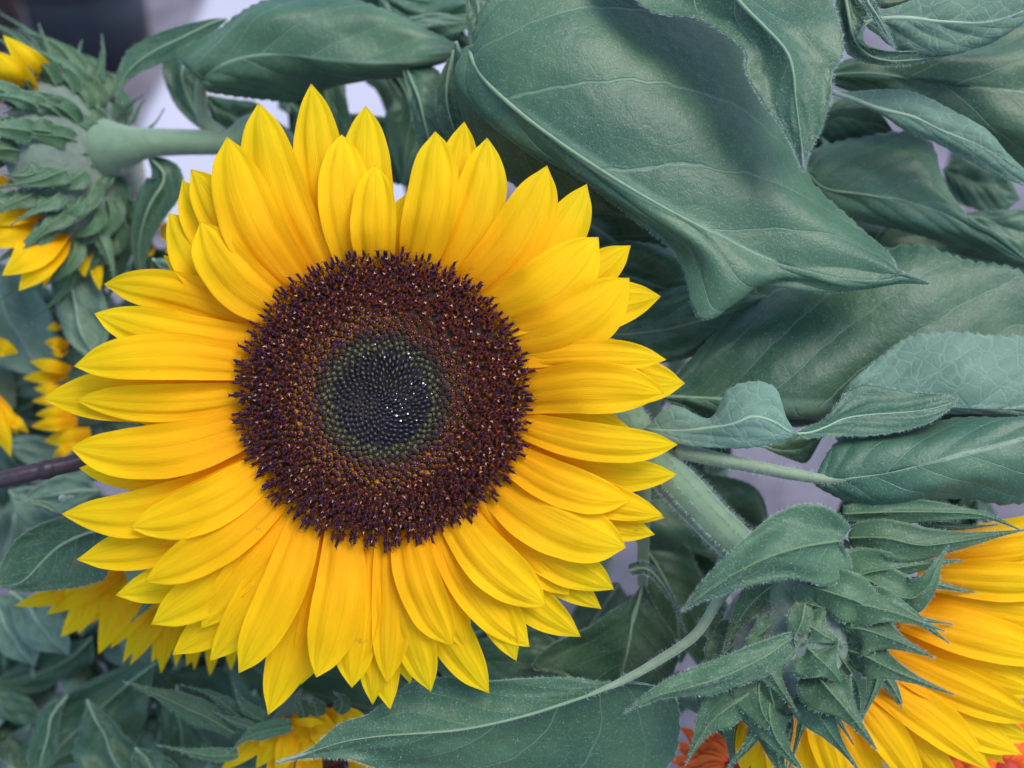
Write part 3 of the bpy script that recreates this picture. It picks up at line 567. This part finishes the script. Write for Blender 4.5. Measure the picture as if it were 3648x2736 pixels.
for pts, wd in [([(1320,1440,.0),(1200,1370,.2),(1050,1300,.3),(900,1230,.3),(800,1190,.2),(695,1148,.1)], 150), ([(1360,1360,.0),(1280,1290,.1),(1180,1220,.1),(1020,1172,.0)], 85), ([(1520,1390,.1),(1430,1340,.2),(1350,1260,.2),(1310,1130,.1)], 95),
   ([(1460,1420,.2),(1360,1390,.3),(1280,1360,.3),(1195,1318,.2)], 60), ([(1340,1560,.1),(1200,1570,.2),(1050,1545,.2),(885,1508,.1)], 85), ([(1710,1360,.1),(1700,1290,.2),(1680,1250,.2),(1690,1195,.1)], 80), ([(1640,1400,.2),(1480,1430,.3),(1380,1470,.3),(1280,1560,.2)], 110), ([(1790,1350,.1),(1770,1280,.2),(1740,1240,.2)], 110), ([(1900,1330,.1),(1930,1260,.1),(1880,1210,.0)], 100)]:
    bract(E_, '7', pts, wd, -3.8, hair=.35)

G1 = thing('sunflower', 'distant blurred sunflower seen edge on, row of small petals pointing out past the cane', 'sunflower', to_ground(px('8', (420, 950, -13)), .05, .03), 'sunflowers in the bunch')
side_petals(G1, '8', [((330,540),(245,560),40),((340,640),(235,630),62),((340,690),(270,690),36),((330,770),(155,735),62),((310,810),(120,825),70),((320,890),(180,880),60),((310,940),(170,948),46),((350,1000),(190,1022),66),((360,1060),(165,1085),72),((430,1130),(235,1165),90),((370,1190),(280,1248),50)], -8.2, 1.15)
stem(G1, [px('8', (420, 900, -10.6)), px('8', (480, 900, -12)), px('8', (560, 900, -13.5))], [.012, .0045, .0045], ground=(.05, .03))
G2 = thing('sunflower', 'distant blurred sunflower past the dark cane, only drooping petal tips show', 'sunflower', to_ground(px('8', (-150, 950, -13)), -.02, .03), 'sunflowers in the bunch')
side_petals(G2, '8', [((-60,960),(60,1250),110),((-20,960),(95,1130),90),((-90,980),(-20,1250),110),((40,1030),(155,1120),60),((-40,640),(100,690),90)], -7.8, 1.1)
stem(G2, [px('8', (-80, 900, -9.8)), px('8', (-110, 890, -12)), px('8', (-150, 880, -13))], [.010, .0045, .0045], ground=(-.02, .03))

# ------------------------------------------------------------------ leafy stalks whose flowers are out of view
def stalk(label, pts, gr, r=.005):
    t = thing('sunflower_stalk', label, 'stalk', to_ground(pts[-1], *gr), 'leafy sunflower stalks'); stem(t, pts, [r] * len(pts), ground=gr); return t
S1 = stalk('leafy sunflower stalk with one very large folded leaf above the open flower', [FQ(1250, 150, -5.5), FQ(1350, 250, -6), FQ(1450, 350, -8)], (.04, .04))
leaf(S1, 'F', [((1026,98,-1.8),), ((1016,118,-1.6),(1040,60,-1.7),(1004,112,-1.9)), ((1042,168,-1.2),(1110,-60,-2.0),(1003,185,-2.4)), ((1130,248,-.9),(1320,-130,-2.6),(1095,292,-2.2)), ((1260,345,-.8),(1500,-40,-2.9),(1225,372,-1.7)), ((1400,432,-.8),(1625,105,-2.9),(1355,468,-1.4)),
   ((1530,498,-.8),(1695,270,-2.6),(1462,560,-1.2)), ((1640,548,-.9),(1755,388,-2.3),(1515,690,-.9)), ((1740,584,-1.0),(1840,474,-2.1),(1625,606,-1.3)), ((1830,604,-1.1),(1912,545,-1.8),(1780,624,-1.4)), ((1905,606,-1.2),(1935,585,-1.5),(1880,618,-1.4)), ((1950,600,-1.3),(1950,590,-1.3),(1948,610,-1.4)), ((2005,612,-1.4),)], 0., nu=190, nv=44, bulge=(.10, .12), noise=.0022, relief=.0010, nser=44, serr=.03, hair=2.6, rib=.0006)
leaf(S1, 'F', [((985,90,-2.6),), ((1010,170,-2.5),(1000,120,-2.4),(990,180,-3.2)), ((1070,260,-2.6),(1060,215,-2.3),(1020,300,-3.4)), ((1150,330,-2.7),(1170,290,-2.3),(1090,390,-3.4)), ((1230,385,-2.8),(1260,360,-2.4),(1190,440,-3.4)), ((1300,430,-2.9),(1320,410,-2.7),(1270,455,-3.3)), ((1370,470,-3),)], 0., nu=90, nv=18, hair=1., bulge=(.1, .2))
leaf(S1, '2', [((880,330,-1),), ((960,520,-.5),(890,420,-.7),(1100,420,-.8)), ((1010,700,-.3),(930,640,-.5),(1210,640,-.8)), ((1060,900,-.3),(980,860,-.5),(1250,850,-.8)), ((1100,1100,-.5),)], -4.2, nu=70, nv=16, hair=.6)
leaf(S1, '2', [((1190,300),), ((1150,480),(1110,440),(1220,480)), ((1150,620),(1085,600),(1230,640)), ((1190,760),(1120,760),(1260,780)), ((1240,880),)], -3.6, nu=50, nv=12, hair=.5)
S2 = stalk('leafy sunflower stalk reaching over, one pointed leaf tip hanging in front of larger leaves', [FQ(1900, -250, -2), FQ(2000, -150, -5), FQ(2150, 0, -9)], (.06, .06))
leaf(S2, 'F', [((1440,-210,-.8),), ((1500,-120,-.3),(1300,-90,-.8),(1720,-160,-.8)), ((1590,-5,.2),(1390,18,-.4),(1792,-20,-.3)), ((1645,52,.5),(1500,40,-.1),(1815,48,.1)), ((1695,110,.7),(1600,100,.3),(1826,112,.3)), ((1712,160,.7),(1610,152,.4),(1806,150,.4)), ((1719,212,.7),(1638,208,.5),(1800,205,.5)), ((1728,275,.6),(1686,272,.5),(1774,276,.4)), ((1733,328,.5),(1716,326,.4),(1748,326,.4)), ((1735,370,.4),)], 0., nu=120, nv=24, bulge=(.12, .12), hair=2., rib=.0005, serr=.04)
leaf(S2, '4', [((715,140),), ((780,118,.1),(760,80,.1),(790,200,.0)), ((960,110,.3),(930,30,.1),(930,305,.0)), ((1200,130,.4),(1150,-60,.1),(1160,322,.1)), ((1450,130,.4),(1450,-130,.1),(1420,270,.1)), ((1670,60,.3),(1750,-160,.0),(1600,170,.1)), ((1900,-60,.0),)], -1.4, up=False, nu=100, nv=24, bulge=(.10, .10), hair=1.6, rib=.0007, relief=.0008)
leaf(S2, '4', [((590,-80,.1),), ((620,80,.1),(545,30,.0),(720,40,.2)), ((650,210,.2),(575,140,.0),(720,110,.3)), ((730,320,.3),(620,318,.1),(670,235,.4)), ((880,362,.3),(860,388,.2),(840,300,.4)), ((1100,345,.2),(1080,362,.1),(1100,300,.3)), ((1320,305,.1),)], -1.6, nu=80, nv=14, hair=1.6, bulge=(.2, .2))
leaf(S2, '4', [((700,-60),), ((740,20),(700,10),(780,10)), ((800,110),(775,115),(815,100)), ((850,200),(835,205),(865,195)), ((895,285),)], -.7, nu=40, nv=6, hair=1., rib=.0004)
leaf(S2, '4', [((780,-60),), ((900,-20),(850,-40),(800,50)), ((1050,-30),(1000,-60),(1050,0)), ((1200,-60),)], -2.2, nu=40, nv=8, hair=.6)
S3 = stalk('leafy sunflower stalk with dark shaded leaves stacked under a pale leaf underside', [FQ(2100, 300, -7.5), FQ(2200, 350, -8.5), FQ(2320, 420, -10)], (.05, .04))
leaf(S3, '4', [((440,450),), ((640,440,.2),(600,350,-.2),(620,540,-.2)), ((900,450,.4),(900,330,-.3),(900,680,-.4)), ((1250,490,.5),(1300,260,-.4),(1200,850,-.7)), ((1660,540,.4),(1750,160,-.5),(1600,1020,-.8)), ((2000,580,.1),(2050,300,-.4),(1950,900,-.8)), ((2300,600),)], -3.9, nu=100, nv=24, hair=1., bulge=(.16, .16), noise=.003)
leaf(S3, '4', [((520,545),), ((640,580,.0),(650,545,.0),(620,592,.0)), ((800,640,.1),(850,535,.0),(780,645,.0)), ((1000,690,.2),(1020,548,.0),(960,772,.0)), ((1180,775,.2),(1210,640,.0),(1150,852,.0)), ((1400,862,.2),(1440,775,.0),(1340,958,.0)), ((1570,965,.2),(1580,935,.0),(1540,1050,.0)), ((1750,1100,.0),(1760,1090,.0),(1740,1130,.0)), ((1900,1200),)], -2.6, up=False, nu=100, nv=18, hair=1.6, rib=.0006, serr=.05, nser=22)
leaf(S3, '4', [((360,1000),), ((480,1110,.1),(420,880,-.3),(470,1240,-.3)), ((700,1145,.3),(720,810,-.5),(720,1310,-.4)), ((900,1180,.3),(1060,800,-.6),(930,1360,-.4)), ((1100,1230,.2),(1190,1070,-.2),(1150,1420,-.4)), ((1300,1320,.1),(1340,1290,.2),(1330,1460,-.3)), ((1500,1420,.0),(1510,1390,.1),(1500,1510,-.2)), ((1700,1560),)], -4.4, nu=100, nv=22, hair=1.2, bulge=(.14, .14))
leaf(S3, '4', [((420,760),), ((560,700),(560,590),(540,860)), ((700,720),(720,600),(700,830)), ((800,740),(800,660),(820,800)), ((890,790),)], -5.4, nu=60, nv=14, hair=.6)
leaf(S3, '4', [((1180,1000),), ((1280,1040),(1260,940),(1260,1180)), ((1400,1080),(1400,930),(1390,1250)), ((1520,1120),(1540,1000),(1510,1260)), ((1630,1180),)], -7.5, nu=60, nv=14, hair=.3)
leaf(S3, '4', [((1250,1280),), ((1400,1290),(1390,1250),(1400,1400)), ((1550,1340),(1560,1240),(1540,1460)), ((1750,1400),(1760,1260),(1740,1560)), ((1950,1460),)], -5.6, nu=60, nv=14, hair=.6)
leaf(S3, '4', [((700,1500),), ((900,1480),(880,1330),(900,1600)), ((1200,1500),(1200,1360),(1200,1680)), ((1500,1560),(1520,1420),(1500,1760)), ((1800,1640),(1800,1500),(1800,1800)), ((2050,1700),)], -6.5, nu=60, nv=14, hair=.3)
leaf(S3, '5', [((200,780),), ((420,790,.1),(380,600,-.2),(420,860,-.2)), ((650,805,.3),(640,330,-.6),(650,930,-.4)), ((930,838,.4),(1080,80,-.8),(900,960,-.5)), ((1250,840,.4),(1560,-40,-.6),(1250,980,-.5)), ((1650,820,.3),(1900,40,-.4),(1650,990,-.5)), ((2100,800,.2),(2250,170,-.4),(2100,980,-.5)), ((2500,780),)], -3.3, nu=120, nv=32, hair=1.6, bulge=(.10, .1), noise=.003, serr=.03, nser=34, relief=.001)
S4 = stalk('leafy sunflower stalk holding up a pale net veined leaf underside beside the twisted leaf', [px('5', (2400, 900, -4.5)), px('5', (2500, 950, -6)), px('5', (2600, 1000, -8))], (.04, .03))
leaf(S4, '5', [((1225,775,-.2),), ((1290,775,.0),(1290,690,-.1),(1290,795,-.2)), ((1450,800,.1),(1440,560,-.2),(1450,830,-.3)), ((1650,820,.2),(1600,452,-.3),(1650,850,-.3)), ((1850,838,.3),(1850,425,-.3),(1850,868,-.2)), ((2050,846,.3),(2070,455,-.3),(2050,880,-.2)), ((2300,848,.2),(2350,480,-.3),(2300,890,-.2)), ((2600,840,.0),)], -1.9, up=False, nu=110, nv=26, hair=1.4, bulge=(.08, .1), relief=.0012, nser=24, serr=.05, rib=.0005)
leaf(S4, '5', [((780,1050),), ((870,1070),(860,1020),(880,1100)), ((960,1075),(960,990),(960,1130)), ((1040,1050),(1060,990),(1030,1135)), ((1110,1000),)], -2.6, nu=40, nv=10, hair=1.)
S5 = stalk('leafy sunflower stalk with a long petioled leaf hanging below the open flower', [px('9', (1480, 330, -4.6)), px('9', (1500, 100, -5.)), px('9', (1520, -100, -8))], (.03, .03), .0045)
L16 = leaf(S5, '9', [((1492,850),), ((1478,930,.1),(1430,960,-.1),(1530,940,-.1)), ((1445,1060,.3),(1250,1090,-.2),(1600,1060,-.3)), ((1415,1200,.3),(1000,1200,-.3),(1700,1230,-.5)), ((1390,1320,.2),(900,1330,-.3),(1660,1380,-.5)), ((1350,1480,.0),(1120,1400,-.2),(1550,1500,-.4)), ((1300,1600),)], -3.8, nu=80, nv=22, hair=1., bulge=(.12, .12), serr=.02, noise=.002)
stem(L16, [px('9', (1500, 250, -4.4)), px('9', (1497, 450, -3.9)), px('9', (1494, 700, -3.7)), px('9', (1490, 880, -3.7))], [.0021, .0018, .0016, .0014], 'petiole', M_PETI, 300)
blade(S5, '9', [(1420,805,.0),(1500,790,.2),(1570,840,.2),(1650,960,.1),(1720,1130,-.1)], 70, -3.2, 'thin', .4, nu=40, nv=6, hair=1.2)
leaf(S5, '9', [((1450,620),), ((1560,760),(1480,700),(1700,640)), ((1640,920),(1500,900),(1800,800)), ((1680,1080),(1520,1080),(1850,1000)), ((1700,1300),)], -6., nu=60, nv=14, hair=.4)
leaf(S5, '9', [((300,1180),), ((480,1250),(500,1160),(450,1400)), ((680,1290),(700,1180),(680,1440)), ((850,1300),(900,1200),(850,1400)), ((1000,1330),)], -5., nu=60, nv=14, hair=.4)
leaf(S5, '9', [((760,1160),), ((860,1230),(900,1100),(780,1300)), ((1000,1300),(1050,1200),(960,1420)), ((1150,1380),(1200,1300),(1130,1460)), ((1280,1430),)], -6., nu=60, nv=14, hair=.4)
leaf(S5, '6', [((300,1200),), ((400,1150),(330,1120),(430,1280)), ((520,1180),(480,1100),(540,1290)), ((620,1230),(600,1160),(600,1320)), ((700,1290),)], -3.5, up=False, nu=50, nv=12, hair=.6)
S6 = stalk('leafy sunflower stalk with dark leaves behind the top petals of the open flower', [FQ(760, 60, -9.5), FQ(800, 150, -10), FQ(860, 250, -11)], (.02, .04), .004)
for st, d, up in [
   ([((640,120),), ((690,170),(660,140),(730,140)), ((710,230),(672,230),(752,230)), ((720,300),(680,310),(760,300)), ((730,380),)], -7.8, True),
   ([((800,110),), ((860,170),(820,150),(900,150)), ((890,240),(848,210),(930,220)), ((880,300),(830,270),(960,300)), ((870,400),)], -7.5, True),
   ([((620,220),), ((700,280),(690,240),(680,330)), ((800,300),(800,250),(800,380)), ((900,320),(910,270),(900,400)), ((1000,340),)], -8.5, True),
   ([((800,-40),), ((860,20),(830,-20),(850,60)), ((930,40),(930,0),(920,80)), ((1000,30),(1010,-10),(1000,70)), ((1060,20),)], -6.5, True),
   ([((840,60),), ((900,48),(900,36),(900,62)), ((960,44),(960,30),(960,58)), ((1030,50),)], -5.5, False),
   ([((560,-60),), ((680,0),(640,-60),(660,40)), ((800,20),(800,-50),(800,60)), ((900,0),(900,-60),(900,50)), ((980,-20),)], -7., True),
   ([((1000,-60),), ((1030,0),(1005,-20),(1060,-20)), ((1030,60),(1010,60),(1050,60)), ((1020,120),)], -3.4, True)]:
    leaf(S6, 'F', st, d, up, nu=60, nv=14, hair=.4, noise=.002)
S7 = stalk('blurred leafy stalk with drooping grey green leaves around the end of the dark cane', [FQ(60, 900, -12.5), FQ(90, 950, -13), FQ(120, 1000, -14)], (.02, .03), .004)
for st, d, up in [
   ([((90,480),), ((140,560),(110,560),(190,560)), ((160,640),(112,640),(225,640)), ((180,720),(140,730),(235,700)), ((215,790),)], -7.5, True),
   ([((-60,560),), ((-10,620),(-60,640),(30,580)), ((20,690),(-50,720),(90,640)), ((60,760),(0,790),(130,720)), ((120,820),)], -9, True),
   ([((0,850),), ((60,820),(40,780),(70,860)), ((130,800),(120,760),(140,860)), ((210,790),(200,750),(220,840)), ((280,780),)], -10.5, True),
   ([((-40,700),), ((40,720),(40,690),(40,760)), ((120,760),(120,730),(120,800)), ((200,830),)], -10.5, True),
   ([((-60,800),), ((10,830),(0,780),(10,890)), ((90,860),(90,810),(90,930)), ((160,900),(170,860),(150,950)), ((230,940),)], -11.5, True),
   ([((0,960),), ((70,970),(60,940),(70,1010)), ((150,1000),(150,960),(150,1050)), ((240,1030),)], -10, True),
   ([((330,560),), ((380,590),(370,560),(380,630)), ((430,610),(440,570),(430,660)), ((500,620),)], -6, True),
   ([((210,1060),), ((170,1060),(180,1030),(170,1090)), ((110,1070),(110,1030),(120,1110)), ((50,1080),)], -7, True),
   ([((20,1060),), ((70,1090),(80,1050),(50,1130)), ((140,1120),(150,1080),(130,1170)), ((220,1150),)], -8, True)]:
    leaf(S7, 'F', st, d, False, nu=50, nv=12, hair=.25, noise=.003)
blade(S7, '7', [(340,120,0),(360,115,.1),(410,108,.1)], 26, -1.6, 'thin', .3, nu=16, nv=4, hair=1.)
blade(S7, '7', [(300,190,0),(240,160,.1),(160,150,.1),(100,140,.1)], 40, -6., 'thin', .3, nu=20, nv=4, hair=.4)
S8 = stalk('blurred leafy stalk with broad overlapping leaves beneath the drooping petals', [px('7', (420, 1150, -10)), px('7', (430, 1200, -10.5)), px('7', (450, 1250, -11))], (.02, .03), .004)
for st, d, up in [
   ([((60,640),), ((150,720),(60,700),(230,700)), ((220,820),(80,840),(330,780)), ((290,920),(160,950),(390,880)), ((390,1000),)], -6.5, False),
   ([((-60,660),), ((0,760),(-60,780),(90,720)), ((50,880),(-40,900),(150,860)), ((120,980),(20,1000),(220,960)), ((200,1060),)], -7, False),
   ([((520,900),), ((420,1000),(330,940),(520,1040)), ((280,1080),(230,980),(320,1160)), ((120,1130),(100,1050),(150,1220)), ((-60,1180),)], -8, True),
   ([((880,1040),), ((760,1130),(640,1080),(850,1180)), ((620,1250),(420,1190),(840,1300)), ((470,1390),(260,1300),(800,1420)), ((350,1500),(230,1420),(700,1530)), ((200,1660),)], -5.8, True),
   ([((490,1250),), ((530,1350),(480,1310),(580,1320)), ((580,1450),(440,1440),(690,1420)), ((640,1560),(400,1580),(780,1520)), ((720,1700),(520,1720),(830,1660)), ((800,1850),)], -4.8, True),
   ([((380,1230),), ((300,1330),(240,1310),(340,1340)), ((270,1450),(180,1450),(330,1450)), ((230,1600),(160,1600),(320,1590)), ((200,1750),)], -5.2, True),
   ([((-80,1200),), ((40,1280),(20,1200),(40,1360)), ((160,1330),(170,1240),(140,1400)), ((260,1380),)], -7.5, True),
   ([((-80,1420),), ((20,1480),(0,1400),(40,1560)), ((120,1560),(160,1480),(90,1640)), ((200,1680),)], -8.5, True),
   ([((1000,1170),), ((990,1300),(920,1280),(1080,1300)), ((1020,1440),(900,1440),(1150,1430)), ((1050,1560),(950,1580),(1180,1540)), ((1080,1700),)], -5.6, True),
   ([((760,1520),), ((830,1600),(740,1620),(950,1580)), ((900,1700),(790,1720),(1000,1680)), ((960,1800),)], -4.4, True),
   ([((880,1560),), ((960,1590),(930,1560),(960,1640)), ((1060,1600),(1060,1550),(1060,1650)), ((1150,1640),)], -5., True)]:
    leaf(S8, '7', st, d - 1.8, up, nu=60, nv=14, hair=.3, noise=.003)
S9 = stalk('deep shaded sunflower stalk whose dark leaves fill the gaps behind the bunch', [FQ(1500, 700, -10.5), FQ(1520, 750, -11), FQ(1560, 800, -12)], (.03, .03), .0045)
for st, d in [
   ([((1150,420),), ((1260,480),(1280,400),(1200,560)), ((1380,560),(1450,440),(1330,660)), ((1500,640),(1600,520),(1440,760)), ((1650,720),)], -5.5),
   ([((1250,560),), ((1360,600),(1350,520),(1340,680)), ((1480,640),(1500,560),(1450,720)), ((1620,690),)], -4.6),
   ([((1250,720),), ((1380,720),(1400,640),(1380,780)), ((1520,690),(1540,610),(1520,760)), ((1660,640),)], -4.2),
   ([((1330,1100),), ((1420,1080),(1400,1010),(1400,1180)), ((1530,1100),(1530,1020),(1520,1200)), ((1620,1130),(1640,1060),(1600,1220)), ((1670,1180),)], -6.),
   ([((1430,1180),), ((1480,1240),(1440,1230),(1540,1210)), ((1510,1310),(1450,1310),(1570,1290)), ((1530,1400),(1480,1400),(1580,1380)), ((1540,1480),)], -6.5),
   ([((950,1440),), ((1050,1440),(1040,1380),(1040,1500)), ((1180,1430),(1180,1370),(1180,1500)), ((1270,1450),)], -7.),
   ([((480,1380),), ((560,1450),(600,1380),(520,1530)), ((680,1500),(700,1420),(660,1600)), ((820,1530),(820,1440),(820,1620)), ((950,1520),)], -8.),
   ([((330,1440),), ((420,1520),(460,1440),(360,1580)), ((520,1580),(540,1480),(480,1660)), ((640,1640),)], -9.),
   ([((1700,430),), ((1850,480),(1860,380),(1830,560)), ((2000,520),(2010,430),(1990,600)), ((2200,560),)], -8.),
   ([((1780,560),), ((1900,620),(1920,540),(1880,700)), ((2050,660),(2060,560),(2040,760)), ((2220,700),)], -6.5),
   ([((1700,820),), ((1850,900),(1860,820),(1840,980)), ((2000,930),(2020,850),(1990,1010)), ((2230,960),)], -5.)]:
    leaf(S9, 'F', st, d, True, nu=60, nv=14, hair=.2, noise=.003)

# deep leaves closing the bunch, away from the openings where pavement shows
GAPS = [(1720,1020,70),(1595,1290,45),(1315,1455,40),(800,195,75),(380,250,110),(430,370,60),(1930,262,50),(2040,360,50),(2205,440,25),(1510,1620,50)]
def fill(parent, x0, x1, y0, y1, n, d0, d1, pu=.75):
    k_ = 0
    while k_ < n:
        x, y = rng.uniform(x0, x1), rng.uniform(y0, y1); a = rng.uniform(0, 6.28); L = rng.uniform(120, 210); e = np.array([math.cos(a), math.sin(a)])
        p = [np.array([x, y]) + e * L * s_ for s_ in (-.5, -.2, .2, .5)]
        k_ += 1
        if any(math.hypot(q[0] - gx, q[1] - gy) < gr + 55 for q in p for gx, gy, gr in GAPS): continue
        d = rng.uniform(d0, d1); dz = rng.randn(4) * .6 + np.linspace(-1, 1, 4) * rng.randn() * .8
        blade(parent, 'F', [(*q, z) for q, z in zip(p, dz)], rng.uniform(75, 120), d, 'leaf', rng.uniform(-.1, .4), rng.uniform(-.4, .4), rng.rand() < pu, nu=40, nv=9, hair=.12, noise=.003, wave=.0015)
fill(S7, -40, 480, 560, 1150, 55, -14.5, -11, .25)
fill(S8, -40, 560, 1150, 1680, 60, -13, -9.5, .35)
fill(S9, 480, 1480, 1330, 1680, 34, -12, -8)
fill(S9, 1180, 1760, 420, 1260, 44, -12, -7.5)
fill(S3, 1650, 2260, 150, 1150, 50, -12, -8)
fill(S6, 480, 1100, -20, 420, 26, -12, -9)
# ------------------------------------------------------------------ orange red daisies under the turned flower
def daisy(label, cF, d, rad, axis, n=26):
    t = thing('gerbera_flower', label, 'flower', to_ground(FQ(*cF, d), .0, .0), 'orange red daisies under the bunch')
    c0 = FQ(*cF, d); A = np.array(Vector(axis).normalized().to_track_quat('Z', 'Y').to_matrix())
    for ring in range(3):
        for j in range(n):
            a = 2 * math.pi * (j + .5 * ring) / n + rng.randn() * .05; e = np.array([math.cos(a), math.sin(a), 0]); ln = rad * (1 - .2 * ring) * rng.uniform(.92, 1.05)
            pts = [A @ (e * ln * s_ + [0, 0, z_ + .002 * ring]) + c0 for s_, z_ in ((.12, 0), (.4, .003), (.75, .003), (1, -.001))]
            petal(t, pts, 2 * math.pi * rad / n * .95 / U, .1, 0, 12, 3, .0003, M_GER, 'thin' if 0 else 'petal')
    V, F, I = lathe([(0, rad * .26), (.003, rad * .24), (.005, rad * .12)], 18, [0, 0, 0]); V = np.array(V) @ A.T + c0 + A @ np.array([0, 0, .002])
    mesh_obj('flower_centre', W(V), F, M_GERD, t)
    stem(t, [c0 - A @ np.array([0, 0, .004]), c0 - A @ np.array([0, 0, .02]) ], [.004, .0025], ground=(.0, .0))
daisy('orange red daisy beside the hanging green bracts, pavement showing next to it', (1585, 1668), -4.8, .019, (-.1, .4, .9))
daisy('orange red daisy tucked under the tips of the turned flower petals', (2165, 1672), -4.6, .023, (-.1, .3, .9))

# ------------------------------------------------------------------ dark cane, bucket, pot and paper on the pavement
g0 = px('8', (-260, 1432, -3.0)); cane = [px('8', (900, 1172, -4.4)), px('8', (450, 1272, -3.4)), px('8', (0, 1372, -2.8)), g0]
ct = thing('cane', 'thin dark brown purple cane stuck out from behind the open flower', 'cane', to_ground(g0, -.12, .0))
gg = to_ground(g0, -.12, .0)
o, G, C = tube('shaft', cane + [g0 * .6 + gg * .4 + [0, .02, .01], gg], [.0023] * 6, M_CANE, ct, 12, 50, .05)
for s_ in (14, 30): tube('node', [C[s_ - 1], C[s_], C[s_ + 1]], [.0022, .0027, .0022], M_CANE, o, 12, 7)
def at_ground(x, y, z=0.):
    q = FQ(x, y, 0); p0 = REF - FWD * D0; dv = W(q) - p0; t = (z - p0[2]) / dv[2]; return p0 + dv * t
def pot(name, label, cat, c, r0, r1, h, m, rim):
    t = bpy.data.objects.new(name, None); COL.objects.link(t); t.location = c; t['label'] = label; t['category'] = cat
    def part(nm, prof, n=48):
        V = []; F = []
        for r, z in prof:
            for j in range(n): a = 2 * math.pi * j / n; V.append((c[0] + r * math.cos(a), c[1] + r * math.sin(a), z))
        for i in range(len(prof) - 1):
            for j in range(n): F.append((i * n + j, i * n + (j + 1) % n, (i + 1) * n + (j + 1) % n, (i + 1) * n + j))
        if nm == 'wall': F.append(tuple(range(n))[::-1]); F.append(tuple((len(prof) - 1) * n + j for j in range(n)))
        return mesh_obj(nm, V, F, m, t)
    part('wall', [(r0, 0), (r1, h), (r1 - .004, h), (r0 - .004, .006)])
    part('rim', [(r1 + .0005, h - rim), (r1 + .008, h - rim), (r1 + .009, h), (r1 + .006, h + .004), (r1 - .003, h + .004)])
    return t
M_BUCK = simple('bucket_slate', (.018, .028, .040), .45, .4, 0, .2, 40)
M_POT = simple('pot_mauve', (.24, .16, .16), .7, .2, 0, .2, 40)
M_PAP = simple('paper_white', (.38, .38, .45), .8, .2, 0, .05, 30)
pot('bucket', 'dark slate blue bucket standing on the pavement, out of focus', 'bucket', at_ground(215, 105), .038, .045, .09, M_BUCK, .02)
pot('plant_pot', 'out of focus dusky brown pot in the corner beside the dark bucket', 'pot', at_ground(-62, 60), .038, .046, .09, M_POT, .015)
# crumpled sheet of white paper
c0 = at_ground(700, 240); nx, ny = 30, 24; V = []
for i in range(nx):
    for j in range(ny):
        x = (i / (nx - 1) - .5) * .24; y = (j / (ny - 1) - .5) * .26
        V.append((c0[0] + x * .97 + y * .1, c0[1] + y - x * .1, .004 + .004 * (1 + math.sin(x * 31 + y * 17)) * (.5 + .5 * math.sin(y * 23 - x * 11)) ))
V = np.array(V); o = mesh_obj('paper_sheet', V, gfaces(nx, ny), M_PAP)
o['label'] = 'white wrapping paper sheet lying on the pavement under the bunch'; o['category'] = 'paper'
sm = o.modifiers.new('thickness', 'SOLIDIFY'); sm.thickness = .0006
